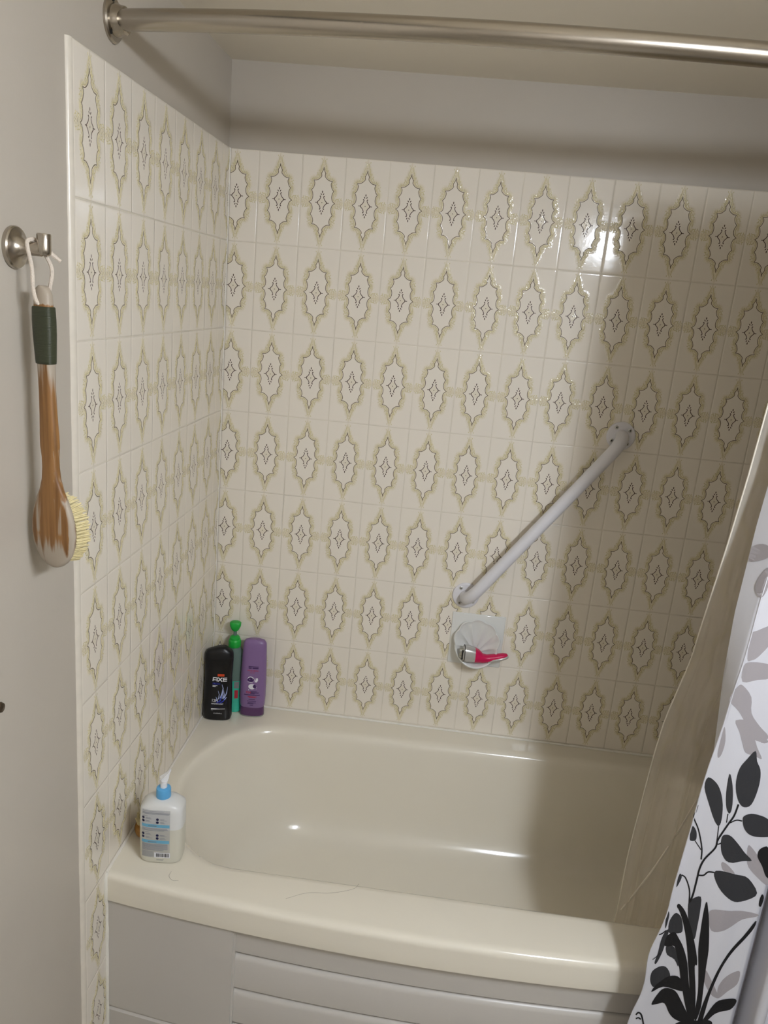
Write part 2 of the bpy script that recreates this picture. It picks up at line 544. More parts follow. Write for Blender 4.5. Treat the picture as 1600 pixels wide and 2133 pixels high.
def tile_mesh(name, x0, x1, z0, z1):
    """one glazed tile cut to [x0,x1] x [z0,z1] (millimetres from the centre of a whole tile); face at y=0"""
    bm = bmesh.new()
    # decoration -----------------------------------------------------------
    ribbon(bm, OUTL, 1.35, -0.10, True, 1)
    for sx in (1, -1):
        for sz in (1, -1):
            for qx, qz in ((22.6, 50.8), (27.6, 28.4), (5.2, 67.5)):
                blob(bm, sx * qx, sz * qz, 1.0, 1.0, 0.15, 0, 1, 6)
    # raised scrolls outside the line
    OFF = offset_outline(3.4) if offset_outline(3.4)[3][0] > OUTL[3][0] else offset_outline(-3.4)
    n = len(OFF)
    q = n // 4
    for k in range(4):
        part = [OFF[i % n] for i in range(k * q + 3, (k + 1) * q - 1)]
        ribbon(bm, part, 2.0, 0.0, False, 3, 0.55)
    for sx in (1, -1):
        for sz in (1, -1):
            c = lambda L: [(sx * a, sz * b) for a, b in L]
            ribbon(bm, c(arc(38.5, 7.2, 5.2, 190, -80, 10, 1.5)), 1.9, 0, False, 3, 0.5)
            ribbon(bm, c(arc(46.5, 6.0, 4.2, 20, 250, 8, 1.2)), 1.6, 0, False, 3, 0.45)
            ribbon(bm, c([(33, 16), (33.8, 22), (33, 28), (31.5, 33)]), 1.8, 0, False, 3, 0.45)
            ribbon(bm, c(arc(29, 41, 4.0, -60, 200, 8, 1.3)), 1.7, 0, False, 3, 0.45)
            ribbon(bm, c(arc(12.5, 62, 4.2, -30, 210, 8, 1.4)), 1.7, 0, False, 3, 0.45)
            ribbon(bm, c([(9.5, 70), (7.5, 78), (4.5, 88), (2.5, 98)]), 1.8, 0, False, 3, 0.45)
            for bx, bz, ro in ((26.5, 53.5, 0.7), (29.5, 50, 0.2), (23.5, 56.5, 1.2), (33.5, 45.5, 0.3), (18.5, 57.5, 1.4), (34, 38, -0.2),
                               (42, 12, 0.5), (47, 12, 1.2), (15, 67.5, 1.0), (11, 74, 1.2), (6, 100, 1.3)):
                blob(bm, sx * bx, sz * bz, 2.1, 1.0, 0.5, sx * sz * ro)
    # centre motif
    for sz in (1, -1):
        blob(bm, 0, sz * 25.2, 1.35, 3.2, 0.12, 0, 2, 6)
        for sx in (1, -1):
            blob(bm, sx * 2.9, sz * 19.8, 1.2, 2.7, 0.12, -sx * sz * 0.5, 2, 6)
            ribbon(bm, [(sx * 4.6, sz * 15.4), (sx * 3.6, sz * 13.6), (sx * 4.4, sz * 10.5), (sx * 6.6, sz * 6.2), (sx * 9.4, sz * 3.4), (sx * 11.4, sz * 1.9)], 1.75, -0.1, False, 2)
            blob(bm, sx * 5.0, sz * 15.0, 1.5, 1.5, 0.12, 0, 2, 6)
    for sx in (1, -1):
        ribbon(bm, [(sx * 11.2, 0), (sx * 17.0, 0)], 1.6, -0.1, False, 2)
        blob(bm, sx * 11.2, 0, 1.4, 2.3, 0.12, 0, 2, 6)
    blob(bm, 0, 0, 1.2, 1.2, 0.12, 0, 2, 6)
    # cut it to the tile
    g = GAP / mm / 2
    for co, no in (((x0 + g, 0), (-1, 0)), ((x1 - g, 0), (1, 0)), ((0, z0 + g), (0, -1)), ((0, z1 - g), (0, 1))):
        bmesh.ops.bisect_plane(bm, geom=bm.verts[:] + bm.edges[:] + bm.faces[:], plane_co=(co[0] * mm, 0, co[1] * mm),
                               plane_no=(no[0], 0, no[1]), clear_outer=True)
    lay = bm.verts.layers.float.new('tint')
    for v in bm.verts: v[lay] = 0.0
    # body: a face grid that carries the tint, a rounded arris and the sides
    a, b, c, d = x0 + g, x1 - g, z0 + g, z1 - g
    nx, nz = max(2, int((b - a) / 2.6)), max(2, int((d - c) / 2.9))
    r = 1.1
    gx = [a + r + (b - a - 2 * r) * i / nx for i in range(nx + 1)]
    gz = [c + r + (d - c - 2 * r) * i / nz for i in range(nz + 1)]
    G = [[None] * (nz + 1) for _ in gx]
    for i, x in enumerate(gx):
        for j, z in enumerate(gz):
            v = bm.verts.new((x * mm, 0, z * mm))
            v[lay] = tint(x, z)
            G[i][j] = v
    for i in range(nx):
        for j in range(nz):
            bm.faces.new((G[i][j], G[i + 1][j], G[i + 1][j + 1], G[i][j + 1]))
    loop = [G[i][0] for i in range(nx)] + [G[nx][j] for j in range(nz)] + [G[i][nz] for i in range(nx, 0, -1)] + [G[0][j] for j in range(nz, 0, -1)]
    prev = loop
    for ins, yy in ((0.35, 0.18), (0.0, 0.9), (0.0, 5.0)):
        ring = []
        for v in loop:
            x, z = v.co.x / mm, v.co.z / mm
            if abs(x - gx[0]) < 1e-4: x = a + ins
            elif abs(x - gx[-1]) < 1e-4: x = b - ins
            if abs(z - gz[0]) < 1e-4: z = c + ins
            elif abs(z - gz[-1]) < 1e-4: z = d - ins
            w_ = bm.verts.new((x * mm, yy * mm, z * mm))
            w_[lay] = v[lay]
            ring.append(w_)
        nn = len(loop)
        for i in range(nn):
            bm.faces.new((prev[i], prev[(i + 1) % nn], ring[(i + 1) % nn], ring[i]))
        prev = ring
    me = bpy.data.meshes.new(name)
    # faces must look towards -y
    for f in bm.faces:
        f.normal_update()
        if f.normal.y > 0.05: f.normal_flip()
        f.smooth = True
    bm.to_mesh(me)
    bm.free()
    for m in (M['tile'], M['line'], M['motif'], M['ridge']):
        me.materials.append(m)
    return me

HW, HH = TW / mm / 2, TH / mm / 2
_meshes = {}
def tile(parent, mw, x0=-HW, x1=HW, z0=-HH, z1=HH):
    k = (round(x0, 1), round(x1, 1), round(z0, 1), round(z1, 1))
    if k not in _meshes:
        _meshes[k] = tile_mesh('tile', x0, x1, z0, z1)
    o = bpy.data.objects.new('tile', _meshes[k])
    COL.objects.link(o)
    o.parent = parent
    o.matrix_local = mw
    return o

OX, OY = 0.0719, 0.0627
rg = random.Random(3)
def jit():   # tiles are never set perfectly flush
    return Matrix.Rotation(rg.uniform(-0.0022, 0.0022), 4, 'X') @ Matrix.Rotation(rg.uniform(-0.003, 0.003), 4, 'Z')
ncol = 14
for r in range(7):
    zc = Z0 - (r + 0.5) * TH
    for j in range(ncol + 1):
        xa, xb = OX + (j - 1) * TW, OX + j * TW
        x0, x1 = -HW, HW
        if xa < 0: x0 = HW - xb / mm
        if xb > XR: x1 = -HW + (XR - xa) / mm
        if x1 - x0 < 6: continue
        tile(wall_back, Matrix.Translation((xa + TW / 2, 0, zc)) @ jit(), x0, x1)
RL = Matrix.Rotation(PI / 2, 4, 'Z')       # local -y -> +x, local x -> +y
nrow = int(Z0 / TH) + 1
for r in range(nrow):
    z1 = Z0 - r * TH
    zc = z1 - TH / 2
    z0 = -HH
    if z1 - TH < 0: z0 = HH - z1 / mm
    for k in range(8):
        if r >= 7 and k < 6: continue        # behind the bath
        yb = 0.0 if k == 0 else -(OY + (k - 1) * TW)      # far edge
        ya = -(OY + k * TW)
        x0, x1 = -HW, HW
        if k == 0: x1 = -HW + OY / mm
        tile(wall_left, Matrix.Translation((0, ya + TW / 2, zc)) @ RL @ jit(), x0, x1, z0, HH)
# grout beds
bm = bmesh.new()
box(bm, (0, 0.0011, Z0 - 7 * TH - 0.02), (XR, 0.008, Z0))
obj('grout', bm, M['grout'], wall_back, False)
bm = bmesh.new()
box(bm, (-0.008, -(OY + 7 * TW), 0), (-0.0011, 0.0, Z0))
obj('grout', bm, M['grout'], wall_left, False)

# beads of caulk
def bead(name, pts, r, m=M['caulk'], rough=0.12, step=0.02):
    P = []
    pts = [Vector(p) for p in pts]
    for a, b in zip(pts, pts[1:]):
        n = max(1, int((b - a).length / step))
        P += [a.lerp(b, k / n) for k in range(n)]
    P.append(pts[-1])
    bm = bmesh.new()
    tube(bm, P, [r * (1 + random.uniform(-rough, rough)) for _ in P], 8)
    o = obj(name, bm, m)
    o['kind'] = 'structure'
    return o
YE = -(OY + 7 * TW)
bm = bmesh.new()      # the rounded plaster edge strip beside the outermost tiles
rings = []
for i in range(97):
    z = Z0 * i / 96
    j1 = random.uniform(-0.0006, 0.0006)
    rings.append([(-0.0068, YE - 0.0115 + j1, z), (-0.0030, YE - 0.0100 + j1, z), (-0.0008, YE - 0.0070 + j1, z), (0.0002, YE - 0.0030, z), (0.0, YE + 0.0008, z), (-0.0068, YE + 0.0008, z)])
loft(bm, rings)
tag(obj('trim_1', bm, M['edge']), kind='structure')
DECK = Z0 - 1.514
bead('trim_2', [(0.0, -0.001, DECK + 0.002), (XR, -0.001, DECK + 0.0015)], 0.0034)
bead('trim_3', [(0.001, 0.0, DECK + 0.002), (0.001, -0.728, DECK + 0.0015)], 0.0034)
bead('trim_4', [(0.001, -0.724, DECK + 0.001), (0.001, -0.731, DECK - 0.010), (0.001, -0.732, DECK - 0.062), (0.001, -0.7265, DECK - 0.080), (0.001, -0.7265, 0.0)], 0.0042)
bead('trim_5', [(-0.001, -0.004, DECK), (-0.001, -0.004, Z0)], 0.0030)

# ------------------------------------------------------------------ bathtub
tub = empty('bathtub', (0, 0, 0), label='cream enamel bathtub with a bowed front rim and slatted apron', cat='bathtub')
XL, XE = 0.003, XR - 0.003
def yf(x):
    t = max(0, min(1, x / 1.5))
    return -0.730 - 0.055 * 4 * t * (1 - t)
NE, NS = 16, 22
def ring_inner(il, ir, i_f, ib, z):
    """the basin outline: half ellipses at both ends joined by straight sides"""
    x0, x1 = 0.043 + il, 1.452 - ir
    yb0, yb1 = -0.095 - ib, -0.070 - ib
    yf0 = -0.656 + i_f
    al, ar = 0.205 * (1 - il * 0.6), 0.15
    cl, cr = x0 + al, x1 - ar
    pts = []
    for k in range(NS):                      # back side, left -> right
        t = k / NS
        pts.append(Vector((cl + (cr - cl) * t, yb0 + (yb1 - yb0) * t, z)))
    yc, b = (yb1 + yf0) / 2, (yb1 - yf0) / 2
    for k in range(NE):                      # right end, back -> front
        a = PI / 2 - PI * k / NE
        pts.append(Vector((cr + ar * math.cos(a), yc + b * math.sin(a), z)))
    for k in range(NS):
        t = k / NS
        pts.append(Vector((cr + (cl - cr) * t, yf0, z)))
    yc, b = (yb0 + yf0) / 2, (yb0 - yf0) / 2
    for k in range(NE):
        a = -PI / 2 - PI * k / NE
        pts.append(Vector((cl + al * math.cos(a), yc + b * math.sin(a), z)))
    return pts
def ring_outer():
    base = ring_inner(0, 0, 0, 0, 0)
    out = []
    h = NE // 2
    for i, p in enumerate(base):
        if i < NS: out.append(Vector((p.x, -0.002, 0)))
        elif i < NS + NE:
            k = i - NS
            if k <= h // 2: out.append(Vector((p.x + (XE - p.x) * k / (h // 2), -0.002, 0)))
            elif k < NE - h // 2: out.append(Vector((XE, -0.002 + (yf(XE) + 0.002) * (k - h // 2) / (NE - h), 0)))
            else:
                x = XE + (base[NS + NE].x - XE) * (k - (NE - h // 2)) / (h // 2)
                out.append(Vector((x, yf(x), 0)))
        elif i < 2 * NS + NE: out.append(Vector((p.x, yf(p.x), 0)))
        else:
            k = i - 2 * NS - NE
            if k <= h // 2:
                x = base[2 * NS + NE].x * (1 - k / (h // 2)) + XL * (k / (h // 2))
                out.append(Vector((x, yf(x), 0)))
            elif k < NE - h // 2: out.append(Vector((XL, yf(XL) + (-0.002 - yf(XL)) * (k - h // 2) / (NE - h), 0)))
            else:
                out.append(Vector((XL + (base[0].x - XL) * (k - (NE - h // 2)) / (h // 2), -0.002, 0)))
    return out
OUT = ring_outer()
inn0 = ring_inner(-0.016, -0.02, -0.02, -0.02, 0)
def lipring(ins, z):
    r = []
    for o, i in zip(OUT, inn0):
        d = (i - o)
        d.z = 0
        d = d.normalized()
        if o.y < yf(o.x) + 1e-4: r.append(Vector((o.x + (0 if o.x < XL + 0.001 or o.x > XE - 0.001 else d.x * ins), o.y + d.y * ins, DECK + z)))
        else: r.append(Vector((o.x + d.x * ins * 0.05, o.y + d.y * ins * 0.05, DECK + (z if z < -0.05 else z * 0.03))))
    return r
rings = [lipring(0.030, -0.0665), lipring(0.003, -0.0665), lipring(0.0005, -0.0655), lipring(0.0, -0.063), lipring(0.0, -0.040), lipring(0.0, -0.017), lipring(0.0, -0.0135), lipring(0.0009, -0.0092), lipring(0.0033, -0.0052), lipring(0.0072, -0.0022), lipring(0.0120, -0.0005), lipring(0.0165, 0.0), lipring(0.020, 0.0), lipring(0.03, 0.0)]
rings[-1] = [a.lerp(Vector((b.x, b.y, DECK)), 0.5) if (a - Vector((b.x, b.y, DECK))).length < 0.045 else a for a, b in zip(rings[-1], inn0)]
prof = [(-0.016, -0.020, 0.0), (-0.008, -0.010, -0.0015), (-0.001, -0.003, -0.005), (0.004, 0.002, -0.012), (0.008, 0.006, -0.022), (0.014, 0.009, -0.045)]
for k in range(1, 7):
    t = k / 6
    prof.append((0.014 + 0.082 * t ** 1.15, 0.009 + 0.028 * t, -0.045 - 0.185 * t))
for k in range(1, 7):
    a = PI / 2 * k / 6
    prof.append((0.096 + 0.02 * math.sin(a) + 0.055 * (1 - math.cos(a)), 0.037 + 0.008 * math.sin(a) + 0.06 * (1 - math.cos(a)), -0.230 - 0.075 * math.sin(a)))
for il, i_s, z in prof:
    rings.append(ring_inner(il, min(il, 0.05) + (0.04 if il > 0.14 else 0), i_s, i_s, DECK + z))
rings.append(ring_inner(0.36, 0.30, 0.20, 0.20, DECK - 0.311))
bm = bmesh.new()
loft(bm, rings, False, True)
obj('shell', bm, M['tub'], tub, True, 60)
def strip(x0, x1, prof, n=24, ends=True):
    """a profile (set-back, height) swept along the bowed front"""
    bm = bmesh.new()
    rings = []
    for i in range(n + 1):
        x = x0 + (x1 - x0) * i / n
        rings.append([Vector((x, yf(x) + s, z)) for s, z in prof])
    loft(bm, rings, ends, ends)
    return bm
XA, XB = 0.285, 1.245
zt = DECK - 0.0705
ppro = [(0.006, zt), (0.0055, 0.055), (0.010, 0.051), (0.010, 0.047), (0.0055, 0.043), (0.006, 0.0), (0.06, 0.0), (0.06, zt)]
for a, b, sgn in ((XL, XA, 1), (XB, XE, -1)):
    bm = strip(a, b, ppro, 12)
    bmesh.ops.bevel(bm, geom=[e for e in bm.edges if all(abs(v.co.x - (b if sgn > 0 else a)) < 1e-5 for v in e.verts) and all(v.co.y < yf(v.co.x) + 0.012 for v in e.verts)],
                    offset=0.004, segments=2, affect='EDGES')
    obj('apron_panel', bm, M['apron'], tub, True, 35)
tops = [zt + 0.010, DECK - 0.136, DECK - 0.228, DECK - 0.320]
for i, z1 in enumerate(tops):
    z0 = tops[i + 1] if i < 3 else 0.0
    p = [(0.030, min(z1, zt)), (0.022, min(z1, zt) - 0.001), (0.016, min(z1, zt) - 0.006), (0.0135, min(z1, zt) - 0.013), (0.0160, z0 + 0.0075), (0.018, z0 + 0.0050), (0.030, z0 + 0.0050)] if i else \
        [(0.030, zt), (0.0135, zt), (0.0160, z0 + 0.0075), (0.018, z0 + 0.0050), (0.030, z0 + 0.0050)]
    obj('apron_slat', strip(XA - 0.006, XB + 0.006, p, 30), M['apron'], tub, True, 35)
bm = bmesh.new()
box(bm, (XA - 0.01, -0.70, 0.0), (XB + 0.01, -0.69, zt))
obj('apron_backing', bm, M['apron'], tub, False)
bm = bmesh.new()
lathe(bm, [(0.0, 0.0005), (0.032, 0.0005), (0.034, 0.002), (0.030, 0.004), (0.0, 0.004)], Matrix.Translation((1.25, -0.37, DECK - 0.312)))
obj('drain', bm, M['nickel'], tub)

# ------------------------------------------------------------------ shower rod
rod = empty('shower_curtain_rod', (0, -0.6715, Z0 + 0.0677), label='curved brushed nickel shower curtain rod above the bath', cat='curtain rod')
def rodp(x):
    """the rod bows outwards and droops a little with the bow"""
    t = x / XR
    k = 4 * t * (1 - t)
    return Vector((x, -0.6715 - 0.150 * k, Z0 + 0.0677 - 0.022 * k ** 1.1 - 0.008 * t))
base = Vector((0, -0.6715, Z0 + 0.0677))
bm = bmesh.new()
tube(bm, [rodp(XR * i / 60) - base for i in range(61)], 0.0158, 20)
obj('rod', bm, M['nickel'], rod)
for s in (0, 1):
    mw = Matrix.Translation(Vector((-0.006 if s == 0 else XR, -0.6715, rodp(XR * s).z)) - base) @ Matrix.Rotation(PI / 2 if s == 0 else -PI / 2, 4, 'Y')
    bm = bmesh.new()
    lathe(bm, [(0.033, 0.0), (0.0335, 0.004), (0.031, 0.0065), (0.0245, 0.0075), (0.0235, 0.013), (0.0215, 0.0165), (0.0205, 0.024), (0.0175, 0.027), (0.0, 0.027)], mw, 36)
    fl = obj('flange', bm, M['nickel'], rod, True, 30)
    for a in (80, 200, 320):
        bm = bmesh.new()
        ra = math.radians(a)
        lathe(bm, [(0.0, 0.0066), (0.0034, 0.0066), (0.0034, 0.0082), (0.0, 0.0082)], mw @ Matrix.Translation((0.0282 * math.cos(ra), 0.0282 * math.sin(ra), 0)), 10)
        obj('screw_hole', bm, M['dark'], fl)

# ------------------------------------------------------------------ grab bar
gb = empty('grab_bar', (0, 0, 0), label='white diagonal grab bar screwed to the patterned tiles', cat='grab bar')
A, B = Vector((1.0487, 0, Z0 - 0.6072)), Vector((0.705, 0, Z0 - 1.0905))
d = (B - A).normalized()
OFFY = Vector((0, -0.058, 0))
bend = 0.055
pts = [A + Vector((0, -0.002, 0))]
for k in range(1, 9):
    a = PI / 2 * k / 8
    pts.append(A + Vector((0, -0.018, 0)) + Vector((0, -0.040 * math.sin(a), 0)) + d * (bend * (1 - math.cos(a))))
for k in range(1, 12):
    pts.append((A + OFFY + d * bend).lerp(B + OFFY - d * bend, k / 12))
for k in range(0, 9):
    a = PI / 2 * (1 - k / 8)
    pts.append(B + Vector((0, -0.018, 0)) + Vector((0, -0.040 * math.sin(a), 0)) - d * (bend * (1 - math.cos(a))))
pts.append(B + Vector((0, -0.002, 0)))
bm = bmesh.new()
tube(bm, pts, 0.0165, 20)
obj('bar', bm, M['whitepaint'], gb)
RX = Matrix.Rotation(PI / 2, 4, 'X')      # local z -> -y
for C_, angs in ((A, (125, 40, -45, -150)), (B, (-35, 125, -125, 30))):
    mw = Matrix.Translation(C_) @ RX
    bm = bmesh.new()
    lathe(bm, [(0.0365, 0.0), (0.0370, 0.0025), (0.0355, 0.0045), (0.031, 0.0055), (0.0, 0.006)], mw, 40)
    fl = obj('flange', bm, M['whitepaint'], gb, True, 50)
    for a in angs:
        ra = math.radians(a)
        px = mw @ Matrix.Translation((0.0262 * math.cos(ra), 0.0262 * math.sin(ra), 0.0055))
        bm = bmesh.new()
        lathe(bm, [(0.0052, 0.0), (0.0050, 0.0013), (0.0036, 0.0020), (0.0, 0.0022)], px, 16)
        sc = obj('screw', bm, M['screw'], fl)
        bm = bmesh.new()
        for rr in (0.4, 0.4 + PI / 2):
            m2 = px @ Matrix.Rotation(rr, 4, 'Z')
            vs = [m2 @ Vector(q) for q in ((-0.0030, -0.0006, 0.0023), (0.0030, -0.0006, 0.0023), (0.0030, 0.0006, 0.0023), (-0.0030, 0.0006, 0.0023))]
            ws = [v + Vector((0, 0.0004, 0)) for v in vs]
            loft(bm, [ws, vs])
        me = bpy.data.meshes.new('cross_slot')
        bm.to_mesh(me)
        bm.free()
        me.materials.append(M['dark'])
        # third level is the limit: the slots join the screw
        me2 = sc.data
        b2 = bmesh.new()
        b2.from_mesh(me2)
        n0 = len(b2.faces)
        b2.from_mesh(me)
        b2.faces.ensure_lookup_table()
        for f in b2.faces[n0:]: f.material_index = 1
        b2.to_mesh(me2)
        b2.free()
        me2.materials.append(M['dark'])

# ------------------------------------------------------------------ soap dish
DC = Vector((0.7500, 0, Z0 - 1.2185))
dish = empty('soap_dish', DC, label='white ceramic scallop shell soap dish set into the tiled wall', cat='soap dish')
bm = bmesh.new()
box(bm, (-0.0738, -0.0045, -0.0765), (0.0738, 0.002, 0.0765), 0.0022, 2)
obj('plate', bm, M['ceramic'], dish, True, 50)
# scallop bowl: outline in the wall plane, ribs, a shelf that swells towards the bottom
bm = bmesh.new()
NA = 144
def shell_pt(a):
    """a: angle from straight up; returns the rim outline and how far it stands off the wall"""
    up = math.cos(a)
    lob = abs(math.cos(a * 4.5)) if up > -0.35 else 0.6
    R_ = 0.0585 * (0.93 + 0.07 * lob)
    x = R_ * math.sin(a) * 1.07
    z = R_ * up + 0.004
    low = max(0.0, (1 - up) / 2)             # 1 at the bottom
    return x, z, 0.0055 + 0.044 * low ** 1.1
rim_o, rim_i, base_ = [], [], []
for k in range(NA):
    a = 2 * PI * k / NA
    x, z, dp = shell_pt(a)
    base_.append(Vector((x * 0.96, -0.004, z * 0.97 - 0.004)))
    rim_o.append(Vector((x * 1.03, -0.004 - dp, z * 1.03 - 0.010 * max(0, -math.cos(a)))))
    rim_i.append(Vector((x * 0.965, -0.004 - dp, z * 0.965 - 0.008 * max(0, -math.cos(a)))))
rows = [base_, [p.lerp(q, 0.5) + Vector(((p.x) * 0.03, 0, (p.z) * 0.03)) for p, q in zip(base_, rim_o)],
        [p.lerp(q, 0.85) + Vector((p.x * 0.03, 0, p.z * 0.03)) for p, q in zip(base_, rim_o)], rim_o,
        [p.lerp(q, 0.5) + Vector((0, -0.0016, 0)) for p, q in zip(rim_o, rim_i)], rim_i]
hub = Vector((0, -0.010, -0.040))
for j in range(1, 13):
    t = j / 13
    rr = []
    for k in range(NA):
        a = 2 * PI * k / NA
        up = math.cos(a)
        p = rim_i[k]
        rib = 0.0042 * (1 - abs(math.cos(a * 4.5))) * math.sin(PI * min(1, t * 1.15)) ** 0.6 if up > -0.35 else 0.0
        low = max(0, -up)
        flat = -0.0045 - 0.006 * max(0, t - 0.55)
        y = p.y + (flat - p.y) * (1 - (1 - t) ** (3.0 + 1.5 * low))
        c_ = p.lerp(hub, t * 0.96)
        rr.append(Vector((c_.x, min(-0.0046, y - rib), c_.z)))
    rows.append(rr)
loft(bm, rows, False, True)
obj('shell', bm, M['ceramic'], dish, True, 70)
# a wet pink soap stain is left out; the razor rests in the shell
rz = empty('razor', DC + Vector((0.010, -0.044, -0.029)), label='pink and silver ladies shaver lying in the shell soap dish', cat='razor', rot=(0, 0.0, 0.10))
rz.scale = (1.26, 1.1, 1.26)
def sect(x, hy, hz, zc=0.0, n=2.4, seg=20):
    out = []
    for k in range(seg):
        a = 2 * PI * k / seg
        c, s = math.cos(a), math.sin(a)
        out.append(Vector((x, hy * math.copysign(abs(c) ** (2 / n), c), zc + hz * math.copysign(abs(s) ** (2 / n), s))))
    return out
bm = bmesh.new()
loft(bm, [sect(-0.037, 0.013, 0.0150, 0.005), sect(-0.034, 0.016, 0.0185, 0.005), sect(-0.022, 0.0165, 0.0185, 0.004), sect(-0.0095, 0.0160, 0.0165, 0.0025)])
obj('head_housing', bm, M['silver'], rz)
bm = bmesh.new()
loft(bm, [sect(-0.0100, 0.0163, 0.0168, 0.0025), sect(0.0, 0.0150, 0.0140, 0.0), sect(0.008, 0.0125, 0.0100, -0.004), sect(0.018, 0.0115, 0.0080, -0.004), sect(0.035, 0.0110, 0.0070, 0.000), sect(0.052, 0.0100, 0.0062, 0.004), sect(0.060, 0.0070, 0.0045, 0.006), sect(0.0625, 0.0030, 0.0020, 0.0065)])
obj('handle', bm, M['pink'], rz)
bm = bmesh.new()
loft(bm, [sect(0.020, 0.0060, 0.0026, -0.0100), sect(0.030, 0.0090, 0.0042, -0.0040), sect(0.045, 0.0095, 0.0046, -0.0006), sect(0.058, 0.0075, 0.0040, 0.0032), sect(0.0635, 0.0040, 0.0030, 0.0052)])
o = obj('handle_underside', bm, M['silver'], rz)
o.location = (0, -0.0030, -0.0005)
for xx, hy, hz in ((-0.0385, 0.0105, 0.0130), (-0.0425, 0.0075, 0.0115)):
    bm = bmesh.new()
    loft(bm, [sect(xx - 0.002, hy * 0.9, hz * 0.94, 0.005), sect(xx, hy, hz, 0.005), sect(xx + 0.0035, hy, hz, 0.005)])
    obj('shaving_foil', bm, M['steel'], rz)
bm = bmesh.new()
loft(bm, [sect(-0.0345, 0.0164, 0.0188, 0.005), sect(-0.0330, 0.0166, 0.0190, 0.005)])
obj('seam', bm, M['dark'], rz)
bm = bmesh.new()
box(bm, (-0.0400, -0.0128, -0.006), (-0.0365, -0.0110, 0.016), 0.0005, 1)
obj('trimmer_slot', bm, M['dark'], rz, False)

# ------------------------------------------------------------------ bottles
def se_section(hw, hd, n, z, seg=40):
    out = []
    for k in range(seg):
        a = 2 * PI * k / seg
        c, s = math.cos(a), math.sin(a)
        out.append(Vector((hw * math.copysign(abs(c) ** (2 / n), c), hd * math.copysign(abs(s) ** (2 / n), s), z)))
    return out
class Body:
    """a lofted bottle; rows are (z, half width, half depth, exponent, x shift)"""
    def __init__(self, rows):
        self.rows = rows
    def mesh(self, seg=40, cap0=True, cap1=True):
        bm = bmesh.new()
        loft(bm, [[p + Vector((r[4] if len(r) > 4 else 0, 0, 0)) for p in se_section(r[1], r[2], r[3], r[0], seg)] for r in self.rows], cap0, cap1)
        return bm
    def front(self, x, z):
        R = self.rows
        for a, b in zip(R, R[1:]):
            if a[0] <= z <= b[0]:
                t = (z - a[0]) / (b[0] - a[0] + 1e-9)
                q = [a[i] + (b[i] - a[i]) * t for i in range(1, 4)]
                sx = (a[4] if len(a) > 4 else 0) * (1 - t) + (b[4] if len(b) > 4 else 0) * t
                u = min(0.999, abs((x - sx) / q[0]))
                return -q[1] * (1 - u ** q[2]) ** (1 / q[2])
        return 0.0
def decal(bm, body, verts, faces, x, z, off=0.0004, mi=0, skew=0.0):
    vs = []
    for a, b in verts:
        px, pz = x + a, z + b + a * skew
        vs.append(bm.verts.new((px, body.front(px, pz) - off, pz)))
    for f in faces:
        try:
            fc = bm.faces.new([vs[i] for i in f])
            fc.material_index = mi
        except ValueError:
            pass
def rect(bm, body, x0, x1, z0, z1, off=0.0003, nx=6, nz=2, mi=0):
    v = [(x0 + (x1 - x0) * i / nx, z0 + (z1 - z0) * j / nz) for i in range(nx + 1) for j in range(nz + 1)]
    f = [(i * (nz + 1) + j, (i + 1) * (nz + 1) + j, (i + 1) * (nz + 1) + j + 1, i * (nz + 1) + j + 1) for i in range(nx) for j in range(nz)]
    decal(bm, body, v, f, 0, 0, off, mi)
def poly(bm, body, pts, off=0.0004, mi=0):
    decal(bm, body, pts, [tuple(range(len(pts)))] if len(pts) < 5 else [t for t in tessellate_polygon([[Vector((a, b, 0)) for a, b in pts]])], 0, 0, off, mi)
def disc2(cx, cz, rx, rz=None, n=14):
    rz = rz or rx
    return [(cx + rx * math.cos(2 * PI * k / n), cz + rz * math.sin(2 * PI * k / n)) for k in range(n)]
def flat_obj(name, bm, ms, parent):
    """printed decoration: keep every face looking outwards (-y)"""
    for f in bm.faces:
        f.normal_update()
        if f.normal.y > 0: f.normal_flip()
    me = bpy.data.meshes.new(name)
    bm.to_mesh(me)
    bm.free()
    return link(name, me, ms, parent, False)

# black body wash
bt = empty('body_wash_bottle', (0.0425, -0.088, DECK + 0.0005), 0.12, 'black body wash bottle with white lettering and blue splash, in the tub corner', 'bottle')
axe = Body([(0.0, 0.033, 0.014, 2.6), (0.003, 0.038, 0.019, 2.7), (0.012, 0.0405, 0.0215, 2.8), (0.05, 0.0400, 0.0215, 2.8), (0.10, 0.0385, 0.0205, 2.8), (0.135, 0.0375, 0.0200, 2.8),
            (0.165, 0.0390, 0.0205, 2.8), (0.186, 0.0395, 0.0200, 2.8), (0.189, 0.0388, 0.0195, 2.8)])
obj('body', axe.mesh(), M['axe'], bt)
cap = Body([(0.1895, 0.0392, 0.0198, 2.8), (0.203, 0.0385, 0.0190, 2.8, 0.0), (0.211, 0.0345, 0.0170, 2.7, 0.001), (0.219, 0.020, 0.0140, 2.4, 0.006), (0.223, 0.010, 0.010, 2.2, 0.009), (0.2235, 0.004, 0.005, 2.0, 0.010)])
obj('cap', cap.mesh(), M['axecap'], bt)
bm = bmesh.new()
rect(bm, axe, 0.000, 0.0185, 0.140, 0.1475, mi=1)
def words(bm, body, s, size, x, z, mi=0, bold=0.0, xs=1.0, skew=0.0, off=0.0005):
    v, f = text_tris(s, size, bold, xs)
    decal(bm, body, v, f, x, z, off, mi, skew)
